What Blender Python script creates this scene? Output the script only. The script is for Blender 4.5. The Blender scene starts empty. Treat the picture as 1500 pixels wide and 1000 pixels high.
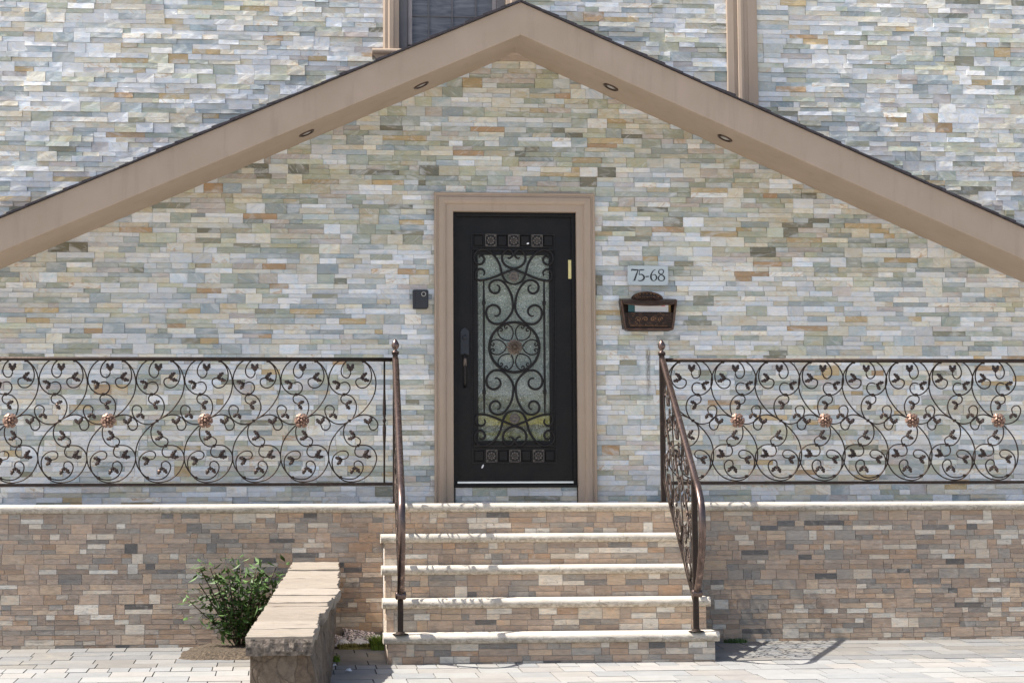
import bpy, math, random
from mathutils import Vector, Matrix
R_ = random.Random(7)
S = bpy.context.scene
COL = S.collection

# ------------------------------------------------------------------ layout constants (metres; porch floor is z=0, porch edge y=0)
D = 1.296            # plane of the house wall
H = 0.2135           # step rise
T = 0.2995           # step run
A = 3.548            # soffit apex height
M = 0.4395           # roof pitch
OV = 0.625           # roof overhang
GB = -1.045          # ground height at the foot of the steps
NT = 0.063           # nosing thickness
def ground_z(y):     # yard falls gently away from the house
    return GB + 0.052 * (y + 1.2)

# ------------------------------------------------------------------ camera
CP = Vector((-1.3462, -13.9813, -0.2575)); YAW, PIT, ROL, FP = 0.0862, 0.0996, -0.0055, 2902.8
f = Vector((math.sin(YAW)*math.cos(PIT), math.cos(YAW)*math.cos(PIT), math.sin(PIT)))
r = Vector((math.cos(YAW), -math.sin(YAW), 0)); u = r.cross(f)
r2 = r*math.cos(ROL) + u*math.sin(ROL); u2 = -r*math.sin(ROL) + u*math.cos(ROL)
def at(px, py, Y):   # the point of the plane y=Y seen at a pixel of the 1500 x 1000 photograph
    d = f*FP + r2*(px-750) - u2*(py-500)
    return CP + d*((Y-CP.y)/d.y)
cam = bpy.data.objects.new('camera', bpy.data.cameras.new('camera')); COL.objects.link(cam)
cam.matrix_world = Matrix(((r2.x, u2.x, -f.x, CP.x), (r2.y, u2.y, -f.y, CP.y), (r2.z, u2.z, -f.z, CP.z), (0, 0, 0, 1)))
cam.data.sensor_width = 36; cam.data.lens = FP/1500*36; cam.data.clip_start = .1; cam.data.clip_end = 2000
S.camera = cam

# ------------------------------------------------------------------ materials
class NT_:
    def __init__(s, name):
        s.m = bpy.data.materials.new(name); s.m.use_nodes = True; s.t = s.m.node_tree; s.t.nodes.clear()
        s.out = s.n('ShaderNodeOutputMaterial'); s.b = s.n('ShaderNodeBsdfPrincipled'); s.l(s.b.outputs[0], s.out.inputs[0])
    def n(s, k, **kw):
        x = s.t.nodes.new(k)
        for a, b in kw.items(): setattr(x, a, b)
        return x
    def l(s, a, b): s.t.links.new(a, b)
    def coord(s, kind='Object', scale=(1, 1, 1)):
        if kind == 'st': c = s.n('ShaderNodeUVMap', uv_map='st').outputs[0]
        else: c = s.n('ShaderNodeTexCoord').outputs[kind]
        mp = s.n('ShaderNodeMapping'); mp.inputs['Scale'].default_value = scale; s.l(c, mp.inputs[0]); return mp.outputs[0]
    def noise(s, co, sc, det=4, rough=.55, dist=0):
        x = s.n('ShaderNodeTexNoise'); s.l(co, x.inputs['Vector'])
        x.inputs['Scale'].default_value = sc; x.inputs['Detail'].default_value = det; x.inputs['Roughness'].default_value = rough; x.inputs['Distortion'].default_value = dist
        return x.outputs[0]
    def ramp(s, fac, stops):
        x = s.n('ShaderNodeValToRGB'); s.l(fac, x.inputs[0]); e = x.color_ramp.elements
        while len(e) < len(stops): e.new(.5)
        for i, (p, c) in enumerate(stops):
            e[i].position = p; e[i].color = (c, c, c, 1) if not hasattr(c, '__len__') else (*c, 1)
        return x.outputs[0]
    def mix(s, fac, a, b, mode='MIX'):
        x = s.n('ShaderNodeMix', data_type='RGBA', blend_type=mode)
        for v, i in ((fac, 0), (a, 6), (b, 7)):
            if isinstance(v, (int, float)): x.inputs[i].default_value = v
            elif isinstance(v, tuple): x.inputs[i].default_value = (*v, 1)
            else: s.l(v, x.inputs[i])
        return x.outputs[2]
    def math(s, op, a, b):
        x = s.n('ShaderNodeMath', operation=op)
        for v, i in ((a, 0), (b, 1)):
            if isinstance(v, (int, float)): x.inputs[i].default_value = v
            else: s.l(v, x.inputs[i])
        return x.outputs[0]
    def bump(s, h, strength=.3, dist=.01, prev=None):
        x = s.n('ShaderNodeBump'); x.inputs['Strength'].default_value = strength; x.inputs['Distance'].default_value = dist
        s.l(h, x.inputs['Height'])
        if prev is not None: s.l(prev, x.inputs['Normal'])
        s.l(x.outputs[0], s.b.inputs['Normal']); return x.outputs[0]
    def set(s, col=None, rough=None, metal=None, **kw):
        for v, k in ((col, 'Base Color'), (rough, 'Roughness'), (metal, 'Metallic')):
            if v is None: continue
            i = s.b.inputs[k]
            if isinstance(v, tuple): i.default_value = (*v, 1)
            elif isinstance(v, (int, float)): i.default_value = v
            else: s.l(v, i)
        for k, v in kw.items(): s.b.inputs[k].default_value = v
        return s.m

def plain(name, col, rough=.5, metal=0, var=.15, sc=8, bstr=.15, bdist=.003, bsc=60, **kw):
    n = NT_(name); co = n.coord()
    x = n.noise(co, sc, 5, .6)
    lo = tuple(c*(1-var) for c in col); hi = tuple(min(1, c*(1+var)) for c in col)
    c = n.ramp(x, [(.3, lo), (.7, hi)])
    n.bump(n.noise(co, bsc, 4, .6), bstr, bdist)
    return n.set(c, rough, metal, **kw)

MAT = {}
# ledger stone of the house wall: colour of each stone comes with the mesh; veins, rust and grain are procedural
def m_ledger():
    n = NT_('ledger_stone'); co = n.coord('st', (5, 16, 1)); col = n.n('ShaderNodeVertexColor', layer_name='Col')
    vein = n.noise(co, 2.2, 6, .62, .6)
    c = n.mix(.85, col.outputs[0], n.ramp(vein, [(.25, .84), (.5, .98), (.75, 1.10)]), 'MULTIPLY')
    co2 = n.coord('st', (7, 9, 1)); big = n.noise(co2, 1.3, 4, .6, 1.2)
    tint = n.ramp(big, [(.33, (1.0, .93, .80)), (.44, (1.03, 1.0, .95)), (.54, (1, 1, 1.02)), (.66, (.80, .90, .95))])
    c = n.mix(.85, c, tint, 'MULTIPLY')
    soft = n.noise(n.coord('st', (3.2, 7, 1)), 1.5, 3, .55, .8)
    c = n.mix(n.ramp(soft, [(.52, 0), (.66, .55)]), c, (.60, .61, .61))
    c = n.mix(n.ramp(n.noise(n.coord('st', (5, 26, 1)), 1.2, 3, .5, 1.4), [(.60, 0), (.64, .38), (.68, 0)]), c, (.72, .72, .70))
    c = n.mix(n.ramp(n.noise(n.coord('st', (4, 19, 1)), 1.7, 4, .6, 1.8), [(.34, .35), (.39, 0)]), c, (.27, .30, .30))
    rust = n.math('MULTIPLY', n.ramp(n.noise(n.coord('st', (7, 20, 1)), 1.6, 5, .65, 1.5), [(.53, 0), (.66, .8)]), col.outputs[1])
    c = n.mix(rust, c, (.46, .27, .12))
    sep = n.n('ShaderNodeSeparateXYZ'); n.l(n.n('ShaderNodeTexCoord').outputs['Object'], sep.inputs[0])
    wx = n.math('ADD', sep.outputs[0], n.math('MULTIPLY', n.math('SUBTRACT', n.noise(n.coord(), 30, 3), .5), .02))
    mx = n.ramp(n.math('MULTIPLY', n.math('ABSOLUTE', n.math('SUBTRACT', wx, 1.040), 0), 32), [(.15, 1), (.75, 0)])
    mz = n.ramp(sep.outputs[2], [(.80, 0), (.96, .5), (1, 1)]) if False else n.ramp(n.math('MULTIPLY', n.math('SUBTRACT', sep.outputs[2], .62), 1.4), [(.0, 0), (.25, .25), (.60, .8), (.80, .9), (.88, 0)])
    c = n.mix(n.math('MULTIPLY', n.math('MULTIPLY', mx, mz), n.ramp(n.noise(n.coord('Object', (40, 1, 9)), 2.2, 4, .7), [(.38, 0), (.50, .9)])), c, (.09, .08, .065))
    fine = n.noise(n.coord('st', (20, 90, 1)), 2.5, 5, .65)
    c = n.mix(.35, c, n.ramp(fine, [(.3, .82), (.7, 1.12)]), 'MULTIPLY')
    bb = n.bump(n.noise(n.coord('st', (14, 42, 1)), 2.0, 6, .7, .5), .55, .007)
    n.bump(fine, .35, .003, bb)
    return n.set(c, .72, 0, **{'Specular IOR Level': .35})
MAT['ledger'] = m_ledger()
def m_tile():
    n = NT_('brown_split_tile'); col = n.n('ShaderNodeVertexColor', layer_name='Col')
    g = n.noise(n.coord('st', (7, 34, 1)), 2, 6, .68, 1.0)
    c = n.mix(.9, col.outputs[0], n.ramp(g, [(.25, .58), (.48, .97), (.75, 1.25)]), 'MULTIPLY')
    blot = n.noise(n.coord('st', (12, 16, 1)), 1.4, 4, .6, 1)
    c = n.mix(.55, c, n.ramp(blot, [(.35, (.82, .84, .88)), (.5, (1, 1, 1)), (.66, (1.18, 1.02, .88))]), 'MULTIPLY')
    # pale mortar smears
    sm = n.ramp(n.noise(n.coord('Object', (1, 1, 1)), 13, 6, .75, .6), [(.57, 0), (.68, .75)])
    c = n.mix(n.math('MULTIPLY', sm, .6), c, (.56, .51, .45))
    dk = n.ramp(n.noise(n.coord('st', (9, 22, 1)), 1.9, 5, .7, 1.5), [(.30, .8), (.40, 0)])
    c = n.mix(dk, c, (.15, .115, .09))
    n.bump(g, .35, .004)
    return n.set(c, .62, 0, **{'Specular IOR Level': .35})
MAT['tile'] = m_tile()
MAT['mortar'] = plain('dark_joint', (.16, .155, .145), .9)
MAT['grout'] = plain('pale_grout', (.52, .485, .455), .9)
def m_stucco():
    n = NT_('beige_stucco'); co = n.coord()
    a = n.noise(co, 3.0, 5, .6); b = n.noise(co, 230, 3, .6)
    c = n.ramp(a, [(.3, (.345, .272, .208)), (.7, (.385, .302, .240))])
    c = n.mix(.25, c, n.ramp(b, [(.3, .85), (.7, 1.1)]), 'MULTIPLY')
    st = n.ramp(n.noise(n.coord('Object', (9, 9, .9)), 1.3, 5, .7), [(.54, 1), (.74, .80)])
    c = n.mix(.6, c, st, 'MULTIPLY')
    n.bump(b, .35, .0025)
    return n.set(c, .85, 0, **{'Specular IOR Level': .25})
MAT['stucco'] = m_stucco()
def m_lime():
    n = NT_('cream_limestone'); co = n.coord()
    a = n.noise(co, 6, 6, .65); pit = n.noise(n.coord('Object', (1, 1, 1)), 38, 5, .75, .8)
    c = n.ramp(a, [(.3, (.43, .385, .325)), (.7, (.565, .52, .45))])
    # pitted stone, darker on the downward-facing lower half of the rough-hewn bullnose
    nr = n.n('ShaderNodeNewGeometry'); sep = n.n('ShaderNodeSeparateXYZ'); n.l(nr.outputs['True Normal'], sep.inputs[0])
    low = n.ramp(n.math('ADD', n.math('MULTIPLY', sep.outputs[2], -.5), .5), [(.38, 0), (.62, 1)])
    d = n.math('MULTIPLY', n.ramp(pit, [(.42, 0), (.62, 1)]), low)
    c = n.mix(n.math('MULTIPLY', d, .75), c, (.17, .14, .10))
    p2 = n.ramp(n.noise(co, 55, 4, .7), [(.63, 0), (.70, .5)])
    c = n.mix(p2, c, (.30, .26, .20))
    n.bump(pit, .6, .006)
    return n.set(c, .8, 0, **{'Specular IOR Level': .3})
MAT['lime'] = m_lime()
def m_paver():
    n = NT_('pale_paver'); col = n.n('ShaderNodeVertexColor', layer_name='Col'); co = n.coord()
    c = n.mix(.8, col.outputs[0], n.ramp(n.noise(co, 9, 6, .65), [(.3, .85), (.7, 1.08)]), 'MULTIPLY')
    c = n.mix(n.ramp(n.noise(co, 3.1, 5, .7, .5), [(.56, 0), (.72, .5)]), c, (.28, .25, .20))
    n.bump(n.noise(co, 70, 5, .7), .35, .004)
    return n.set(c, .8)
MAT['paver'] = m_paver()
def m_bronze(name, dark, cop, rough=.36, lo=.50, hi=.68, sc=28, metal=.85):
    n = NT_(name); co = n.coord()
    k = n.ramp(n.noise(co, sc, 5, .7, .3), [(lo, 0), (hi, 1)])
    c = n.mix(k, dark, cop)
    n.bump(n.noise(co, 60, 3, .6), .12, .0015)
    return n.set(c, n.ramp(n.noise(co, 40, 3), [(.3, rough-.08), (.7, rough+.14)]), metal, **({'Specular IOR Level': .28} if name == 'black_iron' else {}))
MAT['bronze'] = m_bronze('rubbed_bronze', (.043, .032, .027), (.13, .083, .062), .50, .55, .78)
def m_rail():
    n = NT_('bronze_rail_tube'); co = n.coord('Object', (14, 14, 1.1))
    k = n.noise(co, 2.6, 5, .65, .3)
    c = n.ramp(k, [(.35, (.085, .060, .054)), (.55, (.15, .108, .095)), (.72, (.30, .205, .165))])
    return n.set(c, n.ramp(k, [(.35, .34), (.7, .22)]), .85)
MAT['rail'] = m_rail()
MAT['leaf'] = m_bronze('leaf_bronze', (.060, .045, .040), (.20, .13, .10), .42, .55, .75)
MAT['copper'] = m_bronze('rubbed_copper', (.17, .10, .076), (.36, .235, .18), .5, .38, .68, 45, .5)
MAT['door'] = m_bronze('black_iron', (.0062, .0056, .0062), (.0145, .0115, .0095), .46, .45, .8, 5, .1)
MAT['doorgrille'] = m_bronze('dark_wrought_iron', (.013, .0115, .012), (.030, .024, .020), .40, .5, .8, 30, .5)
MAT['doorcast'] = m_bronze('grey_cast_iron', (.085, .074, .066), (.19, .165, .145), .55, .40, .65, 60, .35)
MAT['mailbox'] = m_bronze('antique_copper_cast', (.030, .019, .015), (.13, .07, .042), .34, .50, .75, 22, .7)
MAT['mailrelief'] = m_bronze('rubbed_copper_relief', (.075, .042, .026), (.30, .165, .095), .38, .38, .62, 60, .75)
MAT['mailflap'] = m_bronze('sheen_copper_flap', (.075, .047, .037), (.17, .105, .078), .34, .40, .7, 18, .8)  # lighter copper for flap and rim, reflected sheen put into the colour
MAT['steel'] = plain('brushed_steel', (.62, .64, .67), .28, 1, .06)
MAT['castbronze'] = m_bronze('brown_cast_bronze', (.085, .062, .048), (.19, .145, .115), .5, .35, .65, 60, .35)
MAT['handleplate'] = plain('dark_handle_plate', (.028, .030, .036), .38, .5, .2)
MAT['brass'] = plain('polished_brass', (.78, .62, .28), .3, .9, .08)
MAT['blackplastic'] = plain('black_plastic', (.018, .019, .024), .38, 0, .2)
MAT['plate'] = plain('frosted_plate', (.50, .54, .545), .25, .25, .05, 3)
MAT['ink'] = plain('black_enamel', (.012, .013, .016), .4)
MAT['paper'] = plain('white_paper', (.72, .72, .74), .8, 0, .04)
MAT['pinkink'] = plain('pink_print', (.62, .25, .28), .8)
MAT['teal'] = plain('teal_cover', (.05, .16, .18), .5)
MAT['ochre'] = plain('ochre_cover', (.45, .28, .08), .6)
MAT['lens'] = plain('grey_lens', (.34, .33, .31), .3, 0, .1)
MAT['ring'] = plain('bronze_ring', (.06, .035, .025), .4, .5)
MAT['shingle'] = plain('dark_shingle', (.035, .030, .036), .9, 0, .5, 40, .6, .01)
MAT['greyframe'] = plain('grey_window_frame', (.12, .115, .12), .5)
MAT['palefr'] = plain('taupe_window_frame', (.27, .24, .235), .5)
MAT['blind'] = plain('grey_blind', (.17, .19, .225), .55, 0, .1)
MAT['glassclear'] = None
def m_winpane():
    n = NT_('window_pane'); co = n.coord('Object', (1, 1, 7))
    n.bump(n.noise(co, 3, 4, .6, 1), .25, .01)
    c = n.ramp(n.noise(co, 3.2, 4, .6, 1.2), [(.35, (.095, .10, .115)), (.65, (.185, .19, .205))])
    return n.set(c, .16, 0, **{'Specular IOR Level': .35})
MAT['pane'] = m_winpane()
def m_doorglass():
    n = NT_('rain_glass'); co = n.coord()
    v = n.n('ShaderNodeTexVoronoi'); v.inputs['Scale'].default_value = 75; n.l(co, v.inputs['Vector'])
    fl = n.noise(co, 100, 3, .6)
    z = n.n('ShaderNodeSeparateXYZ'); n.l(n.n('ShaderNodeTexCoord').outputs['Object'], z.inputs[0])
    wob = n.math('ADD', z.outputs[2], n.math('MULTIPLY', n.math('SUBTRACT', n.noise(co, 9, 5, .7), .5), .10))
    # reflections put into the glass colour as bands: sea grey above, olive and gold at the foot
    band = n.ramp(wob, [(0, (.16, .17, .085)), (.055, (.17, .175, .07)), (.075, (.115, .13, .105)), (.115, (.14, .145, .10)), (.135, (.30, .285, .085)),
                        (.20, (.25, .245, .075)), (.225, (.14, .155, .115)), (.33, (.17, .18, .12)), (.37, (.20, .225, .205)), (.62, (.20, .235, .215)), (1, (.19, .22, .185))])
    band = n.mix(n.ramp(n.noise(n.coord('Object', (2.2, 1, 5)), 1.8, 4, .6, 1), [(.42, 0), (.7, .6)]), band, (.36, .40, .375))  # pale reflection patches mixed into the glass colour
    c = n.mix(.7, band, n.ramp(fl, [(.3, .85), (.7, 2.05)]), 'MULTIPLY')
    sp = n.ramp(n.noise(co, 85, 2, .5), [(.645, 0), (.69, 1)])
    c = n.mix(sp, c, (.80, .86, .84))  # sparkle glints painted into the colour as bright specks
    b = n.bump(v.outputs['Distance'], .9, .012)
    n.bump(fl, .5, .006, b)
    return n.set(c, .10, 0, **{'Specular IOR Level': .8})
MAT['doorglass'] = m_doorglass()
def m_news():
    n = NT_('newsprint'); co = n.coord('st', (1, 1, 1))
    br = n.n('ShaderNodeTexNoise'); n.l(n.coord('st', (1, 3.0, 1)), br.inputs[0]); br.inputs['Scale'].default_value = 40
    k = n.ramp(br.outputs[0], [(.485, 0), (.505, 1)])
    pic = n.noise(co, 42, 2, .5)
    c = n.mix(n.math('MULTIPLY', k, .92), (.84, .75, .73), (.05, .045, .05))
    c = n.mix(n.ramp(pic, [(.66, 0), (.69, 1)]), c, (.14, .20, .07))
    c = n.mix(n.ramp(pic, [(.28, 1), (.31, 0)]), c, (.22, .17, .24))
    return n.set(c, .6)
MAT['news'] = m_news()
MAT['bag'] = plain('clear_bag', (.62, .62, .64), .25, 0, .2, 30, .8, .01, 25)
def m_cap():
    n = NT_('pale_cap_stone'); co = n.coord('Object', (1.6, 7, 7)); oi = n.n('ShaderNodeObjectInfo')
    c = n.ramp(oi.outputs['Random'], [(0, (.20, .165, .13)), (.5, (.275, .235, .195)), (1, (.24, .205, .165))])
    c = n.mix(.8, c, n.ramp(n.noise(co, 3.2, 6, .65, .4), [(.3, .78), (.5, 1), (.7, 1.14)]), 'MULTIPLY')
    c = n.mix(n.ramp(n.noise(n.coord('Object', (2.2, 16, 5)), 2.4, 4, .6, .3), [(.60, 0), (.68, .55)]), c, (.22, .145, .075))
    n.bump(n.noise(n.coord(), 45, 5, .7), .6, .006)
    return n.set(c, .85)
MAT['capstone'] = m_cap()
MAT['rubble'] = plain('brown_rubble', (.105, .078, .058), .9, 0, .65, 16, 1, .02, 26)
def m_rub():
    n = NT_('brown_rubble'); co = n.coord('Object', (1, 1, .55))
    v = n.n('ShaderNodeTexVoronoi', feature='DISTANCE_TO_EDGE'); v.inputs['Scale'].default_value = 11; v.inputs['Randomness'].default_value = .9
    wv = n.n('ShaderNodeVectorMath', operation='ADD'); nz = n.n('ShaderNodeTexNoise'); nz.inputs['Scale'].default_value = 9; n.l(co, nz.inputs[0])
    sc = n.n('ShaderNodeVectorMath', operation='SCALE'); sc.inputs['Scale'].default_value = .12; n.l(nz.outputs[1], sc.inputs[0]); n.l(co, wv.inputs[0]); n.l(sc.outputs[0], wv.inputs[1]); n.l(wv.outputs[0], v.inputs['Vector'])
    v2 = n.n('ShaderNodeTexVoronoi'); v2.inputs['Scale'].default_value = 11; v2.inputs['Randomness'].default_value = .9; n.l(wv.outputs[0], v2.inputs['Vector'])
    sp = n.n('ShaderNodeSeparateColor'); n.l(v2.outputs['Color'], sp.inputs[0])
    c = n.ramp(sp.outputs[0], [(0, (.12, .085, .058)), (.4, (.155, .112, .078)), (.7, (.185, .14, .10)), (1, (.14, .112, .088))])
    c = n.mix(.9, c, n.ramp(n.noise(n.coord(), 30, 6, .75), [(.3, .55), (.7, 1.35)]), 'MULTIPLY')
    e = n.ramp(v.outputs['Distance'], [(0, .75), (.05, 1)])
    c = n.mix(1, c, e, 'MULTIPLY')
    b = n.bump(e, .8, .02); n.bump(n.noise(n.coord(), 40, 5, .7), .9, .01, b)
    return n.set(c, .92)
MAT['rubble'] = m_rub()
MAT['rubblecap'] = plain('weathered_slab_edge', (.13, .105, .085), .9, 0, .9, 30, .9, .01, 60)
MAT['soil'] = plain('soil', (.085, .062, .040), .95, 0, .7, 45, 1, .03, 55)
MAT['green'] = plain('weed_green', (.20, .30, .045), .6, 0, .4, 60)
MAT['green2'] = plain('shrub_green', (.06, .115, .025), .55, 0, .65, 14)
MAT['moss'] = plain('moss', (.16, .15, .045), .9, 0, .5, 60)
MAT['porchfloor'] = plain('porch_floor_stone', (.52, .48, .41), .8, 0, .15)
MAT['pale_ground'] = plain('ground', (.46, .445, .42), .95, 0, .2, 3)  # unseen yard and street, lightened to bounce light onto the wall

# ------------------------------------------------------------------ mesh collector
class MB:
    def __init__(s): s.v = []; s.f = []; s.c = []; s.uv = []; s.sm = []
    def face(s, pts, col=None, uv=None, smooth=False):
        i = len(s.v); s.v += [tuple(p) for p in pts]; s.f.append(tuple(range(i, i+len(pts))))
        s.c.append(col or (.5, .5, .5, 0)); s.uv.append(uv or [(0, 0)]*len(pts)); s.sm.append(smooth)
    def box(s, x0, x1, y0, y1, z0, z1, col=None):
        P = lambda a, b, c: (a, b, c)
        for q in (((x0,y0,z0),(x1,y0,z0),(x1,y0,z1),(x0,y0,z1)), ((x1,y1,z0),(x0,y1,z0),(x0,y1,z1),(x1,y1,z1)),
                  ((x0,y1,z0),(x0,y0,z0),(x0,y0,z1),(x0,y1,z1)), ((x1,y0,z0),(x1,y1,z0),(x1,y1,z1),(x1,y0,z1)),
                  ((x0,y0,z1),(x1,y0,z1),(x1,y1,z1),(x0,y1,z1)), ((x0,y1,z0),(x1,y1,z0),(x1,y0,z0),(x0,y0,z0))):
            s.face(q, col)
        return s
    def grid(s, rows, closed_u=False, closed_v=False, smooth=True, caps=False):
        base = len(s.v); nr = len(rows); nc = len(rows[0])
        for rw in rows: s.v += [tuple(p) for p in rw]
        for i in range(nr if closed_v else nr-1):
            for j in range(nc if closed_u else nc-1):
                a = base+i*nc+j; b = base+i*nc+(j+1) % nc; i2 = (i+1) % nr
                c = base+i2*nc+(j+1) % nc; d = base+i2*nc+j
                s.f.append((a, b, c, d)); s.c.append((.5, .5, .5, 0)); s.uv.append([(0, 0)]*4); s.sm.append(smooth)
        if caps:
            s.f.append(tuple(base+j for j in range(nc))[::-1]); s.f.append(tuple(base+(nr-1)*nc+j for j in range(nc)))
            for _ in (0, 1): s.c.append((.5, .5, .5, 0)); s.uv.append([(0, 0)]*nc); s.sm.append(False)
        return s
    def tube(s, pts, nrm, rn, rp, k=8, taper=None):
        """tube along a planar curve: nrm = constant normal of its plane, rn radius along it, rp radius in the plane"""
        nrm = Vector(nrm); pts = [Vector(p) for p in pts]; rows = []
        for i, p in enumerate(pts):
            t = (pts[min(i+1, len(pts)-1)]-pts[max(i-1, 0)]).normalized(); b = nrm.cross(t).normalized()
            q = taper(i/(len(pts)-1)) if taper else 1
            rows.append([p + nrm*(rn*q*math.cos(2*math.pi*j/k)) + b*(rp*q*math.sin(2*math.pi*j/k)) for j in range(k)])
        return s.grid(rows, closed_u=True, caps=True)
    def lathe(s, c, prof, k=16, axis='z'):
        c = Vector(c); rows = []
        for rr, h in prof:
            row = []
            for j in range(k):
                a = 2*math.pi*j/k; q = (rr*math.cos(a), rr*math.sin(a), h)
                if axis == 'y': q = (q[0], q[2], q[1])
                if axis == 'x': q = (q[2], q[0], q[1])
                row.append(c+Vector(q))
            rows.append(row)
        return s.grid(rows, closed_u=True, caps=True)
    def prism(s, poly, y0, y1):        # polygon in XZ extruded along y
        s.face([(x, y0, z) for x, z in poly]); s.face([(x, y1, z) for x, z in reversed(poly)])
        n = len(poly)
        for i in range(n):
            (x0, z0), (x1, z1) = poly[i], poly[(i+1) % n]
            s.face([(x0, y1, z0), (x1, y1, z1), (x1, y0, z1), (x0, y0, z0)])
        return s

def build(name, mb, mat, parent=None, loc=None, bevel=0, fix=True):
    me = bpy.data.meshes.new(name); o = bpy.data.objects.new(name, me); COL.objects.link(o)
    if parent is not None: org = Vector(parent['_o']) if '_o' in parent else Vector((0, 0, 0))
    else: org = Vector(loc or (0, 0, 0))
    if parent is not None and loc is not None:
        pl = Vector(loc); o.parent = parent; o.location = pl-org; org = pl
    elif parent is not None: o.parent = parent
    else: o.location = org
    me.from_pydata([(p[0]-org.x, p[1]-org.y, p[2]-org.z) for p in mb.v], [], mb.f)
    ca = me.color_attributes.new('Col', 'FLOAT_COLOR', 'CORNER'); uvl = me.uv_layers.new(name='st')
    cs = []; us = []
    for fc, c, uv in zip(mb.f, mb.c, mb.uv):
        cs += list(c)*len(fc)
        for q in uv: us += q
    ca.data.foreach_set('color', cs); uvl.data.foreach_set('uv', us)
    me.polygons.foreach_set('use_smooth', mb.sm)
    me.materials.append(MAT[mat]); me.validate(); me.update()
    if fix:
        import bmesh
        bm = bmesh.new(); bm.from_mesh(me)
        if bevel: bmesh.ops.remove_doubles(bm, verts=bm.verts, dist=1e-5)
        bmesh.ops.recalc_face_normals(bm, faces=bm.faces); bm.to_mesh(me); bm.free()
    if bevel:
        bv = o.modifiers.new('b', 'BEVEL'); bv.width = bevel; bv.segments = 2; bv.limit_method = 'ANGLE'
    o['_o'] = tuple(org)
    return o
def thing(name, loc, label, cat, group=None):
    o = bpy.data.objects.new(name, None); COL.objects.link(o); o.location = loc; o['_o'] = tuple(loc)
    return tag(o, label, cat, group)
def tag(o, label, cat, group=None, kind=None):
    if label: o['label'] = label
    if cat: o['category'] = cat
    if group: o['group'] = group
    if kind: o['kind'] = kind
    return o
def subpart(name, mb, mat, parent, bevel=0):
    return build(name, mb, mat, parent, bevel=bevel)
def cr(pts, n=7, closed=False):      # Catmull-Rom through 2D/3D points
    P = [Vector(p) for p in pts]; out = []
    m = len(P)
    for i in range(m if closed else m-1):
        if closed: a, b, c, d = P[(i-1) % m], P[i], P[(i+1) % m], P[(i+2) % m]
        else: a, b, c, d = P[max(i-1, 0)], P[i], P[i+1], P[min(i+2, m-1)]
        for k in range(n):
            t = k/n
            out.append(.5*((2*b)+(c-a)*t+(2*a-5*b+4*c-d)*t*t+(-a+3*b-3*c+d)*t**3))
    if not closed: out.append(P[-1])
    return out

# ------------------------------------------------------------------ stone facing
WALLPAL = [((.68,.695,.71),28,.0),((.57,.585,.60),18,.0),((.345,.385,.395),9,.0),((.43,.47,.475),10,.0),((.37,.40,.345),9,.1),((.55,.52,.44),12,.4),
           ((.66,.64,.56),12,.35),((.71,.695,.65),7,.9),((.49,.39,.24),2.8,.6),((.43,.31,.20),.9,1),((.25,.25,.20),2,.2),((.50,.465,.45),5,.2),((.50,.51,.41),6,.3)]
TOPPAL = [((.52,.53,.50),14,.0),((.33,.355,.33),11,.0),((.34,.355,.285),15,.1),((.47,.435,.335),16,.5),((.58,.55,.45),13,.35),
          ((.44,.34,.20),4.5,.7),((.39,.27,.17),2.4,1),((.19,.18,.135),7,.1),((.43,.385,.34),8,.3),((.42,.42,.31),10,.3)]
BRNPAL = [((.415,.318,.24),28,0),((.335,.258,.20),20,0),((.335,.292,.245),17,0),((.56,.49,.395),9,0),((.465,.355,.255),10,0),((.135,.125,.115),3,0),
          ((.62,.565,.48),7,0),((.39,.275,.19),12,0),((.24,.215,.19),6,0)]
def pick(rng, pal):
    w = rng.random()*sum(p[1] for p in pal)
    for c, k, ru in pal:
        w -= k
        if w <= 0: break
    j = rng.uniform(.86, 1.12); h = rng.uniform(-.03, .03)
    return (c[0]*j*(1+h), c[1]*j, c[2]*j*(1-h), ru)
def stone(mb, rng, u0, u1, v0, v1, place, dep, jit, col, gap):
    th = 0 if rng.random() < .55 or dep < .005 else rng.uniform(-.9, .9)
    ct, st = math.cos(th), math.sin(th); ou, ov = rng.uniform(0, 50), rng.uniform(0, 50)
    U0, U1, V0, V1 = u0+gap, u1-gap, v0+gap, v1-gap
    nx = max(1, int((U1-U0)/.05)); nz = 2 if V1-V0 > .05 else 1
    if jit == 0: nx = nz = 1
    d0 = dep*rng.random()+.002; tilt = rng.uniform(-1, 1)*jit; tiltv = rng.uniform(-1, .6)*jit*.8
    g = []
    for j in range(nz+1):
        row = []
        for i in range(nx+1):
            a = i/nx; b = j/nz
            d = d0 + tilt*(a-.5) + tiltv*(b-.5) + rng.uniform(-.4, .4)*jit
            row.append((U0+(U1-U0)*a, V0+(V1-V0)*b, max(.001, d)))
        g.append(row)
    uv = lambda p: ((p[0]*ct-p[1]*st+ou), (p[0]*st+p[1]*ct+ov))
    def F(ps): mb.face([place(*p) for p in ps], col, [uv(p) for p in ps])
    for j in range(nz):
        for i in range(nx): F([g[j][i], g[j][i+1], g[j+1][i+1], g[j+1][i]])
    bk = lambda p: (p[0], p[1], -.004)
    for i in range(nx):
        F([bk(g[0][i]), bk(g[0][i+1]), g[0][i+1], g[0][i]]); F([g[nz][i], g[nz][i+1], bk(g[nz][i+1]), bk(g[nz][i])])
    for j in range(nz):
        F([g[j][0], g[j+1][0], bk(g[j+1][0]), bk(g[j][0])]); F([bk(g[j][nx]), bk(g[j+1][nx]), g[j+1][nx], g[j][nx]])
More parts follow.
